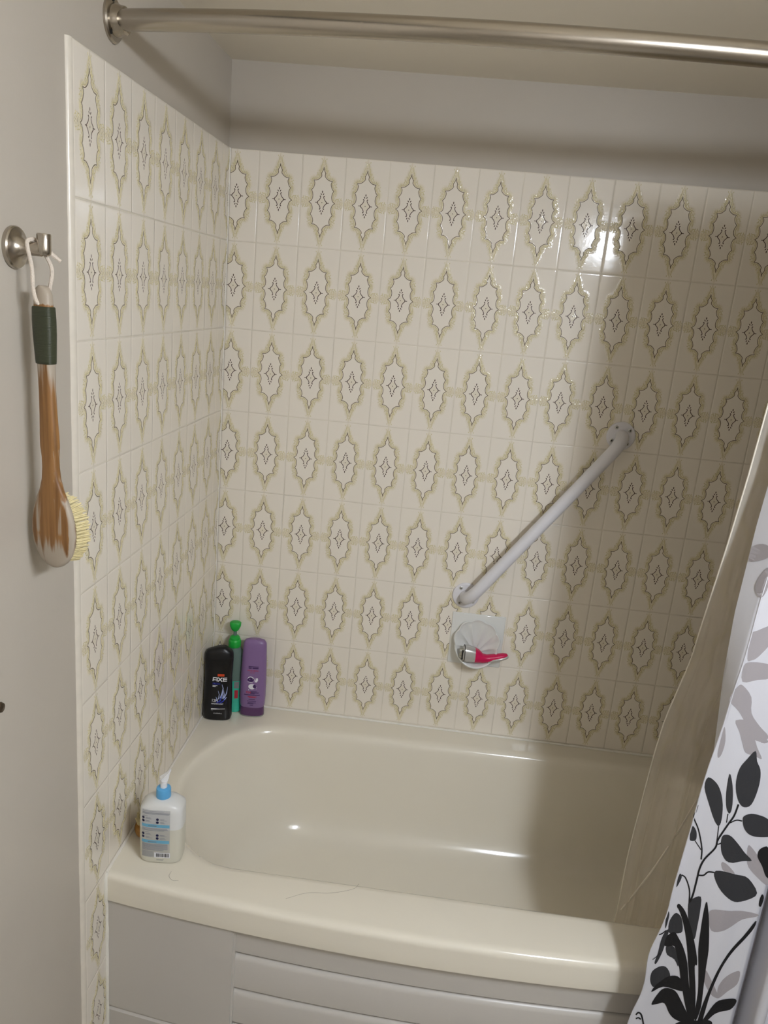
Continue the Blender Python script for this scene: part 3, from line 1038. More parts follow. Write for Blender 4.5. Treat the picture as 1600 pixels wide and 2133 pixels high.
# the wordmark, drawn from strokes: squared A, X, E
def stroke(bm, body, pts, wd, mi=0, off=0.0005):
    pts = [Vector((a, b, 0)) for a, b in pts]
    n = len(pts)
    L, R_ = [], []
    for i, p in enumerate(pts):
        t = (pts[min(i + 1, n - 1)] - pts[max(i - 1, 0)]).normalized()
        ww = wd[i] if isinstance(wd, (list, tuple)) else wd
        L.append((p.x - t.y * ww / 2, p.y + t.x * ww / 2))
        R_.append((p.x + t.y * ww / 2, p.y - t.x * ww / 2))
    v = L + R_
    decal(bm, body, v, [(i, i + 1, n + i + 1, n + i) for i in range(n - 1)], 0, 0, off, mi)
X0, H0, zb = -0.0135, 0.0120, 0.1245
stroke(bm, axe, [(X0 + 0.001, zb), (X0 + 0.0022, zb + H0 - 0.0010)], 0.0026)
stroke(bm, axe, [(X0 + 0.0010, zb + H0 - 0.0012), (X0 + 0.0130, zb + H0 - 0.0012)], 0.0024)
stroke(bm, axe, [(X0 + 0.0018, zb + H0 * 0.36), (X0 + 0.0126, zb + H0 * 0.36)], 0.0022)
stroke(bm, axe, [(X0 + 0.0126, zb + H0), (X0 + 0.0126, zb)], 0.0026)
stroke(bm, axe, [(X0 + 0.0155, zb + H0), (X0 + 0.0265, zb)], 0.0030)
stroke(bm, axe, [(X0 + 0.0265, zb + H0), (X0 + 0.0150, zb)], 0.0030)
for q in (0.0012, H0 * 0.52, H0 - 0.0012):
    stroke(bm, axe, [(X0 + 0.0290, zb + q), (X0 + 0.0395, zb + q)], 0.0022)
stroke(bm, axe, [(X0 + 0.0298, zb + H0), (X0 + 0.0298, zb)], 0.0024)
words(bm, axe, 'FRESH', 0.0078, -0.0135, 0.1145, 2)
rect(bm, axe, -0.0130, 0.0005, 0.1105, 0.1120, mi=0)
rect(bm, axe, -0.0130, -0.0045, 0.1070, 0.1088, mi=0)
words(bm, axe, '12H', 0.0125, -0.0150, 0.0610, 0, 0.00015, 0.85)
words(bm, axe, 'REFRESHING SCENT', 0.0048, -0.0150, 0.0535, 0, 0.0001, 0.78)
stroke(bm, axe, [(-0.0150, 0.0385), (-0.004, 0.0392), (0.008, 0.0395), (0.0235, 0.0400)], [0.0040, 0.0034, 0.0016, 0.0016])
stroke(bm, axe, [(-0.0150, 0.0345), (-0.0095, 0.0345)], 0.0012, 4)
words(bm, axe, '16 FL OZ 473 mL', 0.0044, -0.0085, 0.0240, 0, 0.0, 0.75)
# the splash
poly(bm, axe, [(-0.015, 0.046), (0.002, 0.042), (0.018, 0.045), (0.0265, 0.055), (0.028, 0.068), (0.022, 0.074), (0.014, 0.080), (0.006, 0.076), (-0.001, 0.066), (-0.004, 0.056)], 0.0003, 3)
for pts, wd in (([(0.011, 0.073), (0.015, 0.090), (0.0165, 0.104), (0.013, 0.116)], [0.006, 0.004, 0.0022, 0.0008]), ([(0.017, 0.072), (0.020, 0.085), (0.018, 0.098)], [0.004, 0.0024, 0.0006]),
                ([(0.020, 0.074), (0.026, 0.088), (0.0285, 0.108)], [0.004, 0.0026, 0.0006]), ([(0.005, 0.070), (0.0065, 0.085), (0.003, 0.096)], [0.003, 0.0018, 0.0008]),
                ([(0.000, 0.064), (0.000, 0.072), (-0.003, 0.077)], [0.003, 0.002, 0.0006]), ([(0.021, 0.068), (0.0275, 0.077)], [0.003, 0.001])):
    stroke(bm, axe, pts, wd, 5, 0.0006)
for pts, wd in (([(0.000, 0.058), (0.010, 0.066), (0.014, 0.082)], [0.002, 0.004, 0.001]), ([(0.006, 0.056), (0.018, 0.064), (0.024, 0.076)], [0.002, 0.003, 0.001])):
    stroke(bm, axe, pts, wd, 6, 0.0006)
flat_obj('label_print', bm, [M['white_print'], M['orange_print'], M['blue_print'], M['navy_print'], M['grey_print'], M['paleblue_print'], M['blue_print']], bt)

# purple conditioner standing on its cap
bt = empty('conditioner_bottle', (0.1320, -0.045, DECK + 0.0005), 0.10, 'purple conditioner bottle standing on its clear flip cap', 'bottle')
pur = Body([(0.030, 0.0335, 0.0195, 2.6), (0.034, 0.0355, 0.0210, 2.6), (0.06, 0.0370, 0.0215, 2.6), (0.12, 0.0365, 0.0205, 2.6), (0.18, 0.0345, 0.0180, 2.6), (0.215, 0.0330, 0.0160, 2.7), (0.226, 0.0320, 0.0145, 2.7),
            (0.234, 0.0270, 0.0115, 2.6), (0.238, 0.0160, 0.0070, 2.4)])
obj('body', pur.mesh(), M['purple'], bt)
pc = Body([(0.004, 0.0345, 0.0195, 2.5), (0.010, 0.0350, 0.0200, 2.5), (0.029, 0.0335, 0.0195, 2.5), (0.0305, 0.0320, 0.0185, 2.5)])
obj('cap', pc.mesh(), M['purple_cap'], bt)
pb = Body([(0.0, 0.0335, 0.0190, 2.5), (0.0015, 0.0350, 0.0200, 2.5), (0.0040, 0.0350, 0.0200, 2.5)])
obj('cap_rim', pb.mesh(), M['clearcap'], bt)
bm = bmesh.new()
rect(bm, pur, -0.013, 0.015, 0.158, 0.1605, mi=0)
rect(bm, pur, -0.013, -0.004, 0.153, 0.1565, mi=0)
rect(bm, pur, -0.002, 0.015, 0.153, 0.1565, mi=0)
words(bm, pur, 'HYALURON', 0.0062, -0.0155, 0.1450, 1, 0.0001, 0.92)
words(bm, pur, 'PLUMP', 0.0042, -0.0075, 0.1395, 1)
poly(bm, pur, disc2(-0.0055, 0.120, 0.0095, 0.0075), 0.0003, 3)
stroke(bm, pur, arc(-0.0055, 0.1195, 0.0085, 20, 175, 9), [0.0006, 0.0012, 0.002, 0.0024, 0.0024, 0.0024, 0.002, 0.0016, 0.001, 0.0006], 2, 0.0006)
stroke(bm, pur, [(-0.014, 0.1125), (-0.004, 0.1108), (0.002, 0.1100)], [0.0008, 0.0022, 0.0006], 2, 0.0006)
poly(bm, pur, [(0.0060, 0.1125), (0.0115, 0.1120), (0.0155, 0.1170), (0.0150, 0.1240), (0.0115, 0.1265), (0.0085, 0.1190)], 0.0005, 2)
stroke(bm, pur, [(0.0045, 0.1150), (0.0075, 0.1245)], [0.0010, 0.0018], 2, 0.0006)
poly(bm, pur, disc2(-0.0010, 0.0980, 0.0100, 0.0085), 0.0004, 2)
poly(bm, pur, disc2(0.0065, 0.0990, 0.0048, 0.0055), 0.0006, 3)
for cx, cz, r in ((0.0015, 0.1225, 0.0013), (0.0030, 0.1255, 0.0010), (-0.0095, 0.0875, 0.0014), (0.0125, 0.0955, 0.0011), (0.0105, 0.1010, 0.0007), (0.0120, 0.0905, 0.0006)):
    poly(bm, pur, disc2(cx, cz, r, n=8), 0.0006, 2)
words(bm, pur, '72H', 0.0085, -0.0175, 0.0765, 1, 0.0002)
for z, x0, x1 in ((0.0825, -0.0045, 0.0135), (0.0790, -0.0045, 0.0190), (0.0755, -0.0045, 0.0080)):
    rect(bm, pur, x0, x1, z - 0.0011, z + 0.0011, mi=0)
rect(bm, pur, -0.0225, 0.0225, 0.0705, 0.0728, nx=10, mi=0)
for z, x0, x1, mi in ((0.0665, -0.0115, 0.0140, 4), (0.0635, -0.008, 0.0105, 4), (0.0575, -0.0085, 0.0095, 0), (0.0520, -0.0130, 0.0130, 0), (0.0470, -0.0105, 0.0125, 0), (0.0440, -0.0120, 0.0060, 0), (0.0390, -0.0050, 0.0045, 0)):
    rect(bm, pur, x0, x1, z - 0.0009, z + 0.0009, mi=mi)
flat_obj('label_print', bm, [M['violet_print'], M['red_print'], M['white_print'], M['violet_print'], M['red_print']], bt)

# teal pump bottle behind the other two
bt = empty('pump_bottle', (0.0700, -0.0330, DECK + 0.0005), 0.2, 'clear pump bottle of teal liquid with a bright green pump, tucked between two bottles', 'bottle')
lo = Body([(0.0, 0.026, 0.018, 2.5), (0.003, 0.0295, 0.0215, 2.5), (0.10, 0.0290, 0.0215, 2.5), (0.1005, 0.0285, 0.0210, 2.5)])
obj('liquid', lo.mesh(), M['teal'], bt)
up = Body([(0.1005, 0.0290, 0.0215, 2.5), (0.165, 0.0285, 0.0210, 2.4), (0.185, 0.0270, 0.0200, 2.3), (0.197, 0.0190, 0.0165, 2.1), (0.202, 0.0150, 0.0150, 2.0), (0.2035, 0.0150, 0.0150, 2.0)])
obj('body', up.mesh(), M['tealclear'], bt)
bm = bmesh.new()
lathe(bm, [(0.0175, 0.202), (0.0180, 0.206), (0.0180, 0.218), (0.0165, 0.222), (0.0150, 0.224), (0.0145, 0.229), (0.0110, 0.233), (0.0060, 0.235)])
obj('collar', bm, M['green'], bt, True, 30)
bm = bmesh.new()
lathe(bm, [(0.0050, 0.234), (0.0050, 0.250)], None, 14)
obj('stem', bm, M['tealclear'], bt)
bm = bmesh.new()
hd = Body([(0.2490, 0.0060, 0.0070, 2.2), (0.2530, 0.0105, 0.0100, 2.6), (0.2650, 0.0155, 0.0120, 3.2), (0.2730, 0.0160, 0.0125, 3.2), (0.2760, 0.0120, 0.0110, 2.8), (0.2765, 0.006, 0.006, 2.4)])
obj('pump_head', hd.mesh(24), M['green'], bt)
bm = bmesh.new()
tube(bm, [(0, -0.004, 0.267), (0, 0.014, 0.267), (0, 0.021, 0.262)], [0.005, 0.005, 0.004], 10)
obj('nozzle', bm, M['green'], bt)
bm = bmesh.new()
rect(bm, lo, 0.006, 0.016, 0.046, 0.072)
flat_obj('label_print', bm, [M['red_print']], bt)
bm = bmesh.new()
rect(bm, lo, 0.004, 0.018, 0.078, 0.099)
flat_obj('label_print', bm, [M['grey_print']], bt)

# cleanser bottle on the front deck
bt = empty('cleanser_bottle', (0.0935, -0.6540, DECK + 0.0005), 0.10, 'frosted clear cleanser bottle with blue collar and white pump on the bath rim', 'bottle')
cl = Body([(0.0, 0.0385, 0.0225, 3.4), (0.0025, 0.0425, 0.0265, 3.6), (0.010, 0.0445, 0.0285, 3.8), (0.06, 0.0455, 0.0290, 4.0), (0.085, 0.0455, 0.0290, 4.0)])
obj('gel', cl.mesh(48, True, False), M['gel'], bt)
cu = Body([(0.085, 0.0455, 0.0290, 4.0), (0.125, 0.0450, 0.0288, 4.0), (0.132, 0.0435, 0.0280, 3.8), (0.141, 0.0330, 0.0250, 3.0), (0.1460, 0.0210, 0.0190, 2.3), (0.1475, 0.0145, 0.0145, 2.0), (0.1500, 0.0140, 0.0140, 2.0)])
obj('body', cu.mesh(48, False, True), M['frost'], bt)
bm = bmesh.new()
lathe(bm, [(0.0, 0.1465), (0.0150, 0.1465), (0.0154, 0.149), (0.0150, 0.1655), (0.0142, 0.1675), (0.0100, 0.1690), (0.0, 0.1690)], None, 30)
obj('collar', bm, M['bluecap'], bt, True, 40)
bm = bmesh.new()
lathe(bm, [(0.0072, 0.167), (0.0072, 0.180), (0.0066, 0.1805), (0.0066, 0.183), (0.0086, 0.1835), (0.0088, 0.186), (0.0078, 0.188)], None, 18)
obj('pump_stem', bm, M['white_plastic'], bt, True, 30)
bm = bmesh.new()
loft(bm, [[Vector((-0.0075, y, z)) for y, z in ((-0.008, 0.186), (0.008, 0.186), (0.008, 0.191), (-0.008, 0.191))],
          [Vector((0.0010, y, z)) for y, z in ((-0.008, 0.186), (0.008, 0.186), (0.007, 0.196), (-0.007, 0.196))],
          [Vector((0.0080, y, z)) for y, z in ((-0.007, 0.187), (0.007, 0.187), (0.005, 0.201), (-0.005, 0.201))],
          [Vector((0.0115, y, z)) for y, z in ((-0.0035, 0.199), (0.0035, 0.199), (0.003, 0.2055), (-0.003, 0.2055))],
          [Vector((0.0150, y, z)) for y, z in ((-0.0025, 0.206), (0.0025, 0.206), (0.002, 0.2085), (-0.002, 0.2085))]])
bmesh.ops.bevel(bm, geom=[e for e in bm.edges], offset=0.0012, segments=2, affect='EDGES')
ph = obj('pump_head', bm, M['white_plastic'], bt, True, 50)
ph.rotation_euler = (0, 0, 0.5)
allb = Body(cl.rows + cu.rows[1:])
bm = bmesh.new()
xa, xb = -0.0375, 0.0215
rect(bm, allb, xa, xb, 0.016, 0.119, 0.0002, 16, 16, 0)          # the translucent grey label panel
def lines(z, x0, x1, n, pitch, th=0.0008, mi=1):
    r2 = random.Random(int(z * 1e5))
    for k in range(n):
        e = x1 - r2.uniform(0, 0.25) * (x1 - x0) * (1 if k == n - 1 else 0.25)
        rect(bm, allb, x0, e, z - k * pitch - th / 2, z - k * pitch + th / 2, 0.0005, 8, 1, mi)
lines(0.1165, xa + 0.001, xb - 0.012, 1, 0.002)
lines(0.1135, xa + 0.001, xb, 2, 0.0022, 0.0014)
for zc in (0.1000, 0.0655):
    for dx, dz in ((-0.0345, 0.002), (-0.0345, -0.0045), (-0.0045, 0.000), (-0.0045, -0.0065)):
        poly(bm, allb, disc2(dx, zc + dz, 0.0029, 0.0027), 0.0006, 2)
        lines(zc + dz + 0.0004, dx + 0.0055, dx + 0.0160, 1, 0.002, 0.0012)
        lines(zc + dz - 0.0018, dx + 0.0055, dx + 0.0200, 1, 0.002, 0.0008)
    lines(zc + 0.0062, xa + 0.003, xa + 0.016, 1, 0.002)
    rect(bm, allb, xa, xb - 0.001, zc - 0.0175, zc - 0.0110, 0.0005, 10, 1, 3)
    rect(bm, allb, -0.024, -0.006, zc - 0.0150, zc - 0.0138, 0.0009, 4, 1, 4)
    lines(zc - 0.0200, xa + 0.001, xb - 0.004, 3, 0.0022, 0.0012)
lines(0.0435, xa + 0.001, xb - 0.002, 6, 0.0022, 0.0013)
lines(0.0290, xa + 0.001, -0.011, 6, 0.0021)
rect(bm, allb, -0.0105, 0.0225, 0.0165, 0.0275, 0.0006, 10, 1, 5)
rb = random.Random(5)
x = -0.0065
while x < 0.0195:
    wd = rb.choice((0.0005, 0.0008, 0.0012))
    rect(bm, allb, x, x + wd, 0.0185, 0.0262, 0.0010, 1, 1, 6)
    x += wd + rb.choice((0.0005, 0.0007, 0.0010))
lines(0.0130, -0.006, 0.010, 2, 0.002)
for v in bm.verts:            # stretch the print over the height of the face
    off = v.co.y - allb.front(v.co.x, v.co.z)
    v.co.z = 0.016 + (v.co.z - 0.016) * 1.12
    v.co.y = allb.front(v.co.x, v.co.z) + off
label_panel = mat('label_panel', (190, 192, 198), 0.35, alpha=0.35)
flat_obj('label_print', bm, [label_panel, M['pale_print'], M['navy_print'], M['sky_print'], M['grey_print'], M['white_print'], M['dark']], bt)

# small round brush behind the cleanser bottle
sb = empty('body_brush', (0.0420, -0.5860, DECK + 0.0005), label='small round wooden body brush with cream bristles behind the cleanser bottle', cat='brush')
bm = bmesh.new()
lathe(bm, [(0.0, 0.0), (0.036, 0.0), (0.042, 0.004), (0.044, 0.011), (0.042, 0.018), (0.037, 0.022), (0.0, 0.022)], None, 36)
obj('wooden_base', bm, M['wood2'], sb)
bm = bmesh.new()
rr_ = random.Random(9)
for i in range(420):
    a, q = rr_.uniform(0, 2 * PI), math.sqrt(rr_.random()) * 0.036
    sp = 1 + 0.18 * rr_.random()
    h = 0.024 - 0.010 * (q / 0.036) ** 2 + rr_.uniform(-0.001, 0.001)
    p = Vector((q * math.cos(a), q * math.sin(a), 0.020))
    tube(bm, [p, Vector((p.x * sp, p.y * sp, 0.022 + h))], [0.0011, 0.0009], 5)
br = obj('bristles', bm, M['bristle'], sb)
br['kind'] = 'stuff'
sb.scale = (0.82, 0.82, 1.15)

# ------------------------------------------------------------------ hooks and bath brush on the left wall
HP = Vector((-0.006, -0.985, Z0 - 0.2995))
RY = Matrix.Rotation(PI / 2, 4, 'Y')      # local z -> +x
hk = empty('robe_hook', HP, label='round brushed nickel robe hook on the painted wall, holding the bath brush', cat='hook')
bm = bmesh.new()
lathe(bm, [(0.0265, 0.0), (0.0275, 0.002), (0.0275, 0.0060), (0.0260, 0.0080), (0.0190, 0.0100), (0.0140, 0.0140), (0.0105, 0.0200), (0.0090, 0.0260), (0.0090, 0.0400), (0.0, 0.0400)], RY, 40)
obj('base_plate', bm, M['nickel'], hk, True, 35)
bm = bmesh.new()
lathe(bm, [(0.0, -0.0105), (0.0070, -0.0105), (0.0088, -0.0085), (0.0092, -0.004), (0.0092, 0.0155), (0.0085, 0.0170), (0.0, 0.0170)], Matrix.Translation((0.0440, 0, 0.0035)), 28)
obj('hook_head', bm, M['nickel'], hk, True, 40)
kb = empty('wall_knob', (-0.006, -1.0930, Z0 - 0.9250), label='small dark round metal knob low on the painted wall', cat='knob')
bm = bmesh.new()
lathe(bm, [(0.0125, 0.0), (0.0130, 0.002), (0.0120, 0.0045), (0.0060, 0.006), (0.0050, 0.015), (0.0, 0.015)], RY, 28)
obj('base_plate', bm, mat('dark_bronze', (92, 80, 66), 0.35, 0.8), kb)
bm = bmesh.new()
lathe(bm, [(0.0, 0.015), (0.0065, 0.015), (0.0080, 0.019), (0.0065, 0.023), (0.0, 0.024)], RY, 20)
obj('knob', bm, mat('dark_bronze_knob', (92, 80, 66), 0.35, 0.8), kb)

BT = Vector((0.0345, -0.985, Z0 - 0.3455))   # top of the handle
bb = empty('bath_brush', BT, label='long wooden bath brush with dark green grip hanging from the robe hook', cat='brush')
tilt = Matrix.Rotation(-0.022, 4, 'Y') @ Matrix.Rotation(-0.30, 4, 'Z')
ROWS = [(0.0, 0.004, 0.006), (-0.004, 0.0095, 0.0075), (-0.012, 0.0135, 0.0085), (-0.027, 0.0140, 0.0090), (-0.060, 0.0135, 0.0090), (-0.106, 0.0125, 0.0090), (-0.140, 0.0120, 0.0085), (-0.175, 0.0130, 0.0085),
        (-0.205, 0.0148, 0.0085), (-0.220, 0.0150, 0.0085), (-0.236, 0.0128, 0.0085), (-0.250, 0.0128, 0.0085), (-0.268, 0.0150, 0.0085), (-0.285, 0.0210, 0.0085), (-0.300, 0.0285, 0.0090), (-0.315, 0.0345, 0.0095), (-0.332, 0.0385, 0.0098),
        (-0.350, 0.0395, 0.0098), (-0.366, 0.0375, 0.0095), (-0.380, 0.0320, 0.0090), (-0.391, 0.0240, 0.0080), (-0.398, 0.0150, 0.0065), (-0.4015, 0.0060, 0.0035)]
ROWS_F = []
for (z, hw, hd), (z2, hw2, hd2) in zip(ROWS, ROWS[1:]):
    for k in range(3):
        t = k / 3
        ROWS_F.append((z + (z2 - z) * t, hw + (hw2 - hw) * t, hd + (hd2 - hd) * t))
ROWS_F.append(ROWS[-1])
bm = bmesh.new()
loft(bm, [se_section(hw, hd, 2.6, z, 36) for z, hw, hd in ROWS_F])
me_o = obj('handle', bm, M['wood'], bb, True, 60, tilt)
att = me_o.data.attributes.new('wear', 'FLOAT', 'POINT')
for i, v in enumerate(me_o.data.vertices):
    z, x = v.co.z, v.co.x
    wv = 0.30
    if z > -0.027: wv = 0.75
    elif -0.175 < z < -0.100: wv = 0.62 - (-(z + 0.100)) / 0.075 * 0.30
    elif z < -0.345: wv = 0.32 + min(0.55, (-0.345 - z) / 0.045 * 0.42)
    if -0.345 < z < -0.22 and abs(x) > 0.0105: wv = max(wv, 0.46)
    if z < -0.30:
        hw_ = interp(sorted([(r[0], r[1]) for r in ROWS]), z)
        if abs(x) > hw_ * 0.86: wv = max(wv, 0.60)
    att.data[i].value = wv
bm = bmesh.new()
grows = [(-0.0275, 0.0148, 0.0098), (-0.029, 0.0158, 0.0106), (-0.045, 0.0165, 0.0110), (-0.065, 0.0162, 0.0110), (-0.085, 0.0150, 0.0106), (-0.100, 0.0142, 0.0102), (-0.104, 0.0138, 0.0098), (-0.1045, 0.0126, 0.0090)]
loft(bm, [se_section(hw, hd, 3.0, z, 36) for z, hw, hd in grows])
gp = obj('grip', bm, M['grip'], bb, True, 60, tilt)
# bristles towards the back (+y) of the paddle
bm = bmesh.new()
hr = random.Random(21)
for ring_q, cnt in ((0.96, 60), (0.82, 50), (0.66, 40), (0.50, 28), (0.33, 18), (0.15, 8)):
    for k in range(cnt):
        a = 2 * PI * k / cnt
        cx, cz = 0.0365 * ring_q * math.cos(a), -0.347 + 0.049 * ring_q * math.sin(a)
        for j in range(4):
            ex, ez = cx + hr.uniform(-0.0012, 0.0012), cz + hr.uniform(-0.0014, 0.0014)
            lx, lz = ex * 1.12 + hr.uniform(-0.002, 0.002), -0.347 + (ez + 0.347) * 1.08 + hr.uniform(-0.002, 0.002)
            tube(bm, [(ex, 0.007, ez), (lx, 0.029 + hr.uniform(-0.001, 0.001), lz)], [0.0011, 0.0009], 4)
o = obj('bristles', bm, M['bristle'], bb, True, None, tilt)
o['kind'] = 'stuff'
# the cord: a loop through the hole, over the hook post, with a knotted tail
bm = bmesh.new()
hole = Vector((-0.004, -0.0095, -0.021))
post = HP - BT + Vector((0.0300, 0, 0.0100))
loop = [hole + Vector((0.003, 0.004, -0.004)), hole, hole + Vector((-0.003, -0.002, 0.016)), Vector((-0.010, -0.008, 0.022)), post + Vector((-0.004, -0.0100, -0.004)),
        post + Vector((-0.001, -0.004, 0.0018)), post + Vector((0.001, 0.006, 0.0010)), post + Vector((0.004, 0.0105, -0.008)), Vector((0.009, 0.008, 0.024)), Vector((0.006, 0.009, 0.0)), Vector((0.000, 0.0095, -0.018))]
tube(bm, spline(loop, 8), 0.0027, 8)
tube(bm, spline([(0.000, 0.0095, -0.018), (-0.002, 0, -0.0215), hole + Vector((0.003, 0.004, -0.004))], 5), 0.0027, 8)
cdo = obj('cord', bm, M['cord'], bb)
bm = bmesh.new()
kp = post + Vector((0.013, 0.011, -0.012))
tube(bm, spline([kp + Vector((-0.010, -0.002, 0.003)), kp + Vector((-0.004, 0, 0.003)), kp, kp + Vector((0.005, 0.002, -0.003)), kp + Vector((0.010, 0.004, -0.007)), kp + Vector((0.015, 0.006, -0.011))], 5),
     [0.0030] * 5 + [0.0044] * 5 + [0.0044] * 5 + [0.0030] * 5 + [0.0024] * 6, 8)
obj('knot', bm, M['cord'], cdo)

# ------------------------------------------------------------------ shower curtain and liner
XLT = sorted([(-1.95, 1.045), (-1.5707, 1.0533), (-1.5289, 1.0549), (-1.4596, 1.0611), (-1.4021, 1.0646), (-1.3157, 1.0751), (-1.2278, 1.0812), (-1.1754, 1.0835), (-1.0897, 1.0880), (-1.0068, 1.0931),
              (-0.9316, 1.1002), (-0.8394, 1.1060), (-0.7682, 1.1091), (-0.6791, 1.1130), (-0.4, 1.118), (0.1, 1.12)])
XBT = sorted([(-1.95, 1.13), (-1.2, 1.122), (-1.036, 1.110), (-0.87, 1.0955), (-0.758, 1.0912), (-0.61, 1.0945), (-0.548, 1.0980), (-0.3, 1.105), (0.1, 1.11)])
def yfront(x, z):
    """front face of the curtain left of its deep fold"""
    u = (x - 1.05)
    g = 0.5 + 0.5 * min(1, max(0, -(z - Z0) / 1.6))
    return -0.850 + g * (0.0045 * math.sin(u * 2 * PI / 0.115 + 0.6 + (z - Z0) * 1.3) + 0.0010 * math.sin(u * 2 * PI / 0.052 + (z - Z0) * 3.0))
def wavy(zr):
    return 0.004 * math.sin(zr * 37) * interp([(-1.4, 1.0), (-1.25, 0.15)], zr)
def curtain_path(z):
    zr = z - Z0
    xl, xb = interp(XLT, zr), interp(XBT, zr)
    P = [(xb + 0.075, -0.806), (xb + 0.035, -0.811), (xb + 0.006, -0.8135), (xb, -0.816)]
    for k in range(1, 6):
        t = k / 6
        P.append((xb + (xl - xb) * t, -0.816 - (0.034) * t))
    n = 26
    wl = wavy(zr)
    for k in range(n + 1):
        x = xl + wl * (1 - k / n) ** 3 + (1.2285 - xl) * k / n
        P.append((x, yfront(x, z)))
    P += [(1.2310, -0.846), (1.2400, -0.832), (1.2540, -0.812), (1.2625, -0.802), (1.2630, -0.815), (1.2590, -0.850), (1.2560, -0.872), (1.2590, -0.880)]
    for k in range(0, 73):
        x = 1.266 + 0.222 * k / 72
        P.append((x, -0.855 - 0.025 * math.cos((x - 1.266) * 2 * PI / 0.074)))
    return P
ZT, ZB = Z0 - 0.02, 0.06
cur = empty('shower_curtain', (1.27, -0.84, ZB), label='white fabric shower curtain printed with black and grey leaves, outside the bath', cat='shower curtain')
CB = Vector(cur.location)
bm = bmesh.new()
NZ = 90
rows = []
for i in range(NZ + 1):
    z = ZB + (ZT - ZB) * i / NZ
    rows.append([Vector((x, y, z)) - CB for x, y in curtain_path(z)])
loft(bm, rows, False, False, False)
cs = obj('sheet', bm, M['curtain'], cur, True, 85)
md = cs.modifiers.new('thickness', 'SOLIDIFY')
md.thickness = 0.0008
md.offset = 1.0 if False else 0.0
# stitched edge
bm = bmesh.new()
tube(bm, [Vector((interp(XLT, z - Z0) + 0.0005 + wavy(z - Z0), yfront(interp(XLT, z - Z0) + wavy(z - Z0), z) - 0.0004, z)) - CB for z in [ZB + (ZT - ZB) * i / 120 for i in range(121)]], 0.0011, 6)
obj('hem', bm, M['curtain'], cur)

def c1(cx, cy): return (1240 + cx / 3.3694, 1500 + cy / 3.3694)
def c2(cx, cy): return (1200 + cx / 3.0476, 860 + cy / 3.0476)
def print_poly(bm, pts, conv, ysurf, yplane, smooth=True, shift=(0, 0), xlim=None, maxe=0.010):
    P = [at(*conv(*p), yplane) + Vector((shift[0], 0, shift[1])) for p in pts]
    if xlim and (min(p.x for p in P) < xlim[0] or max(p.x for p in P) > xlim[1] or max(p.z for p in P) > ZT - 0.02 or min(p.z for p in P) < ZB + 0.01): return
    if smooth: P = spline(P, 3, True)
    b2 = bmesh.new()
    vs = [b2.verts.new((p.x, 0, p.z)) for p in P]
    for t in tessellate_polygon([[Vector((p.x, p.z, 0)) for p in P]]):
        try: b2.faces.new([vs[i] for i in t])
        except ValueError: pass
    for _ in range(5):
        es = [e for e in b2.edges if e.calc_length() > maxe]
        if not es: break
        bmesh.ops.subdivide_edges(b2, edges=es, cuts=1)
        bmesh.ops.triangulate(b2, faces=b2.faces[:])
    mp = {}
    for v in b2.verts:
        mp[v] = bm.verts.new(Vector((v.co.x, ysurf(v.co.x, v.co.z), v.co.z)) - CB)
    for f in b2.faces:
        try: bm.faces.new([mp[v] for v in f.verts])
        except ValueError: pass
    b2.free()
def stem_poly(pts, w):
    S_ = spline([(a, b, 0) for a, b in pts], 5)
    L, R_ = [], []
    for i, p in enumerate(S_):
        t = (S_[min(i + 1, len(S_) - 1)] - S_[max(i - 1, 0)]).normalized()
        L.append((p.x - t.y * w / 2, p.y + t.x * w / 2))
        R_.append((p.x + t.y * w / 2, p.y - t.x * w / 2))
    return L + R_[::-1]
DARK = [[(1118,205),(1060,265),(1010,330),(985,420),(985,500),(1005,570),(1040,600),(1090,585),(1130,510),(1155,420),(1155,340),(1130,280)],
 [(797,410),(850,440),(880,500),(893,590),(885,690),(865,738),(835,700),(800,590),(772,480)],
 [(942,370),(958,430),(963,520),(955,610),(938,648),(918,610),(915,530),(925,440)],
 [(1028,690),(1040,660),(1090,650),(1150,670),(1213,700),(1260,750),(1250,810),(1213,828),(1140,828),(1080,800),(1040,750)],
 [(885,815),(910,795),(950,805),(1000,860),(1050,930),(1103,995),(1030,985),(930,985),(890,940),(878,880)],
 [(830,1060),(900,1050),(1000,1080),(1080,1120),(1140,1220),(1080,1270),(1000,1280),(930,1240),(860,1160)],
 [(690,752),(715,790),(715,840),(700,857),(672,855),(668,830),(672,790)],
 [(600,1084),(612,1110),(595,1150),(574,1180),(576,1150),(585,1110)],
 [(512,1340),(522,1370),(505,1440),(492,1465),(493,1420),(500,1370)],
 [(520,1430),(545,1385),(575,1365),(610,1400),(615,1490),(570,1510),(520,1500)],
 [(680,1260),(740,1235),(735,1330),(715,1440),(695,1530),(670,1500),(655,1400),(655,1300)],
 [(520,1480),(500,1560),(470,1640),(430,1705),(415,1695),(440,1630),(460,1550),(490,1490)],
 [(385,1800),(400,1755),(450,1735),(500,1745),(528,1790),(520,1830),(450,1860),(410,1875),(388,1840)],
 [(500,1600),(545,1595),(585,1650),(585,1735),(560,1690),(510,1660)]]
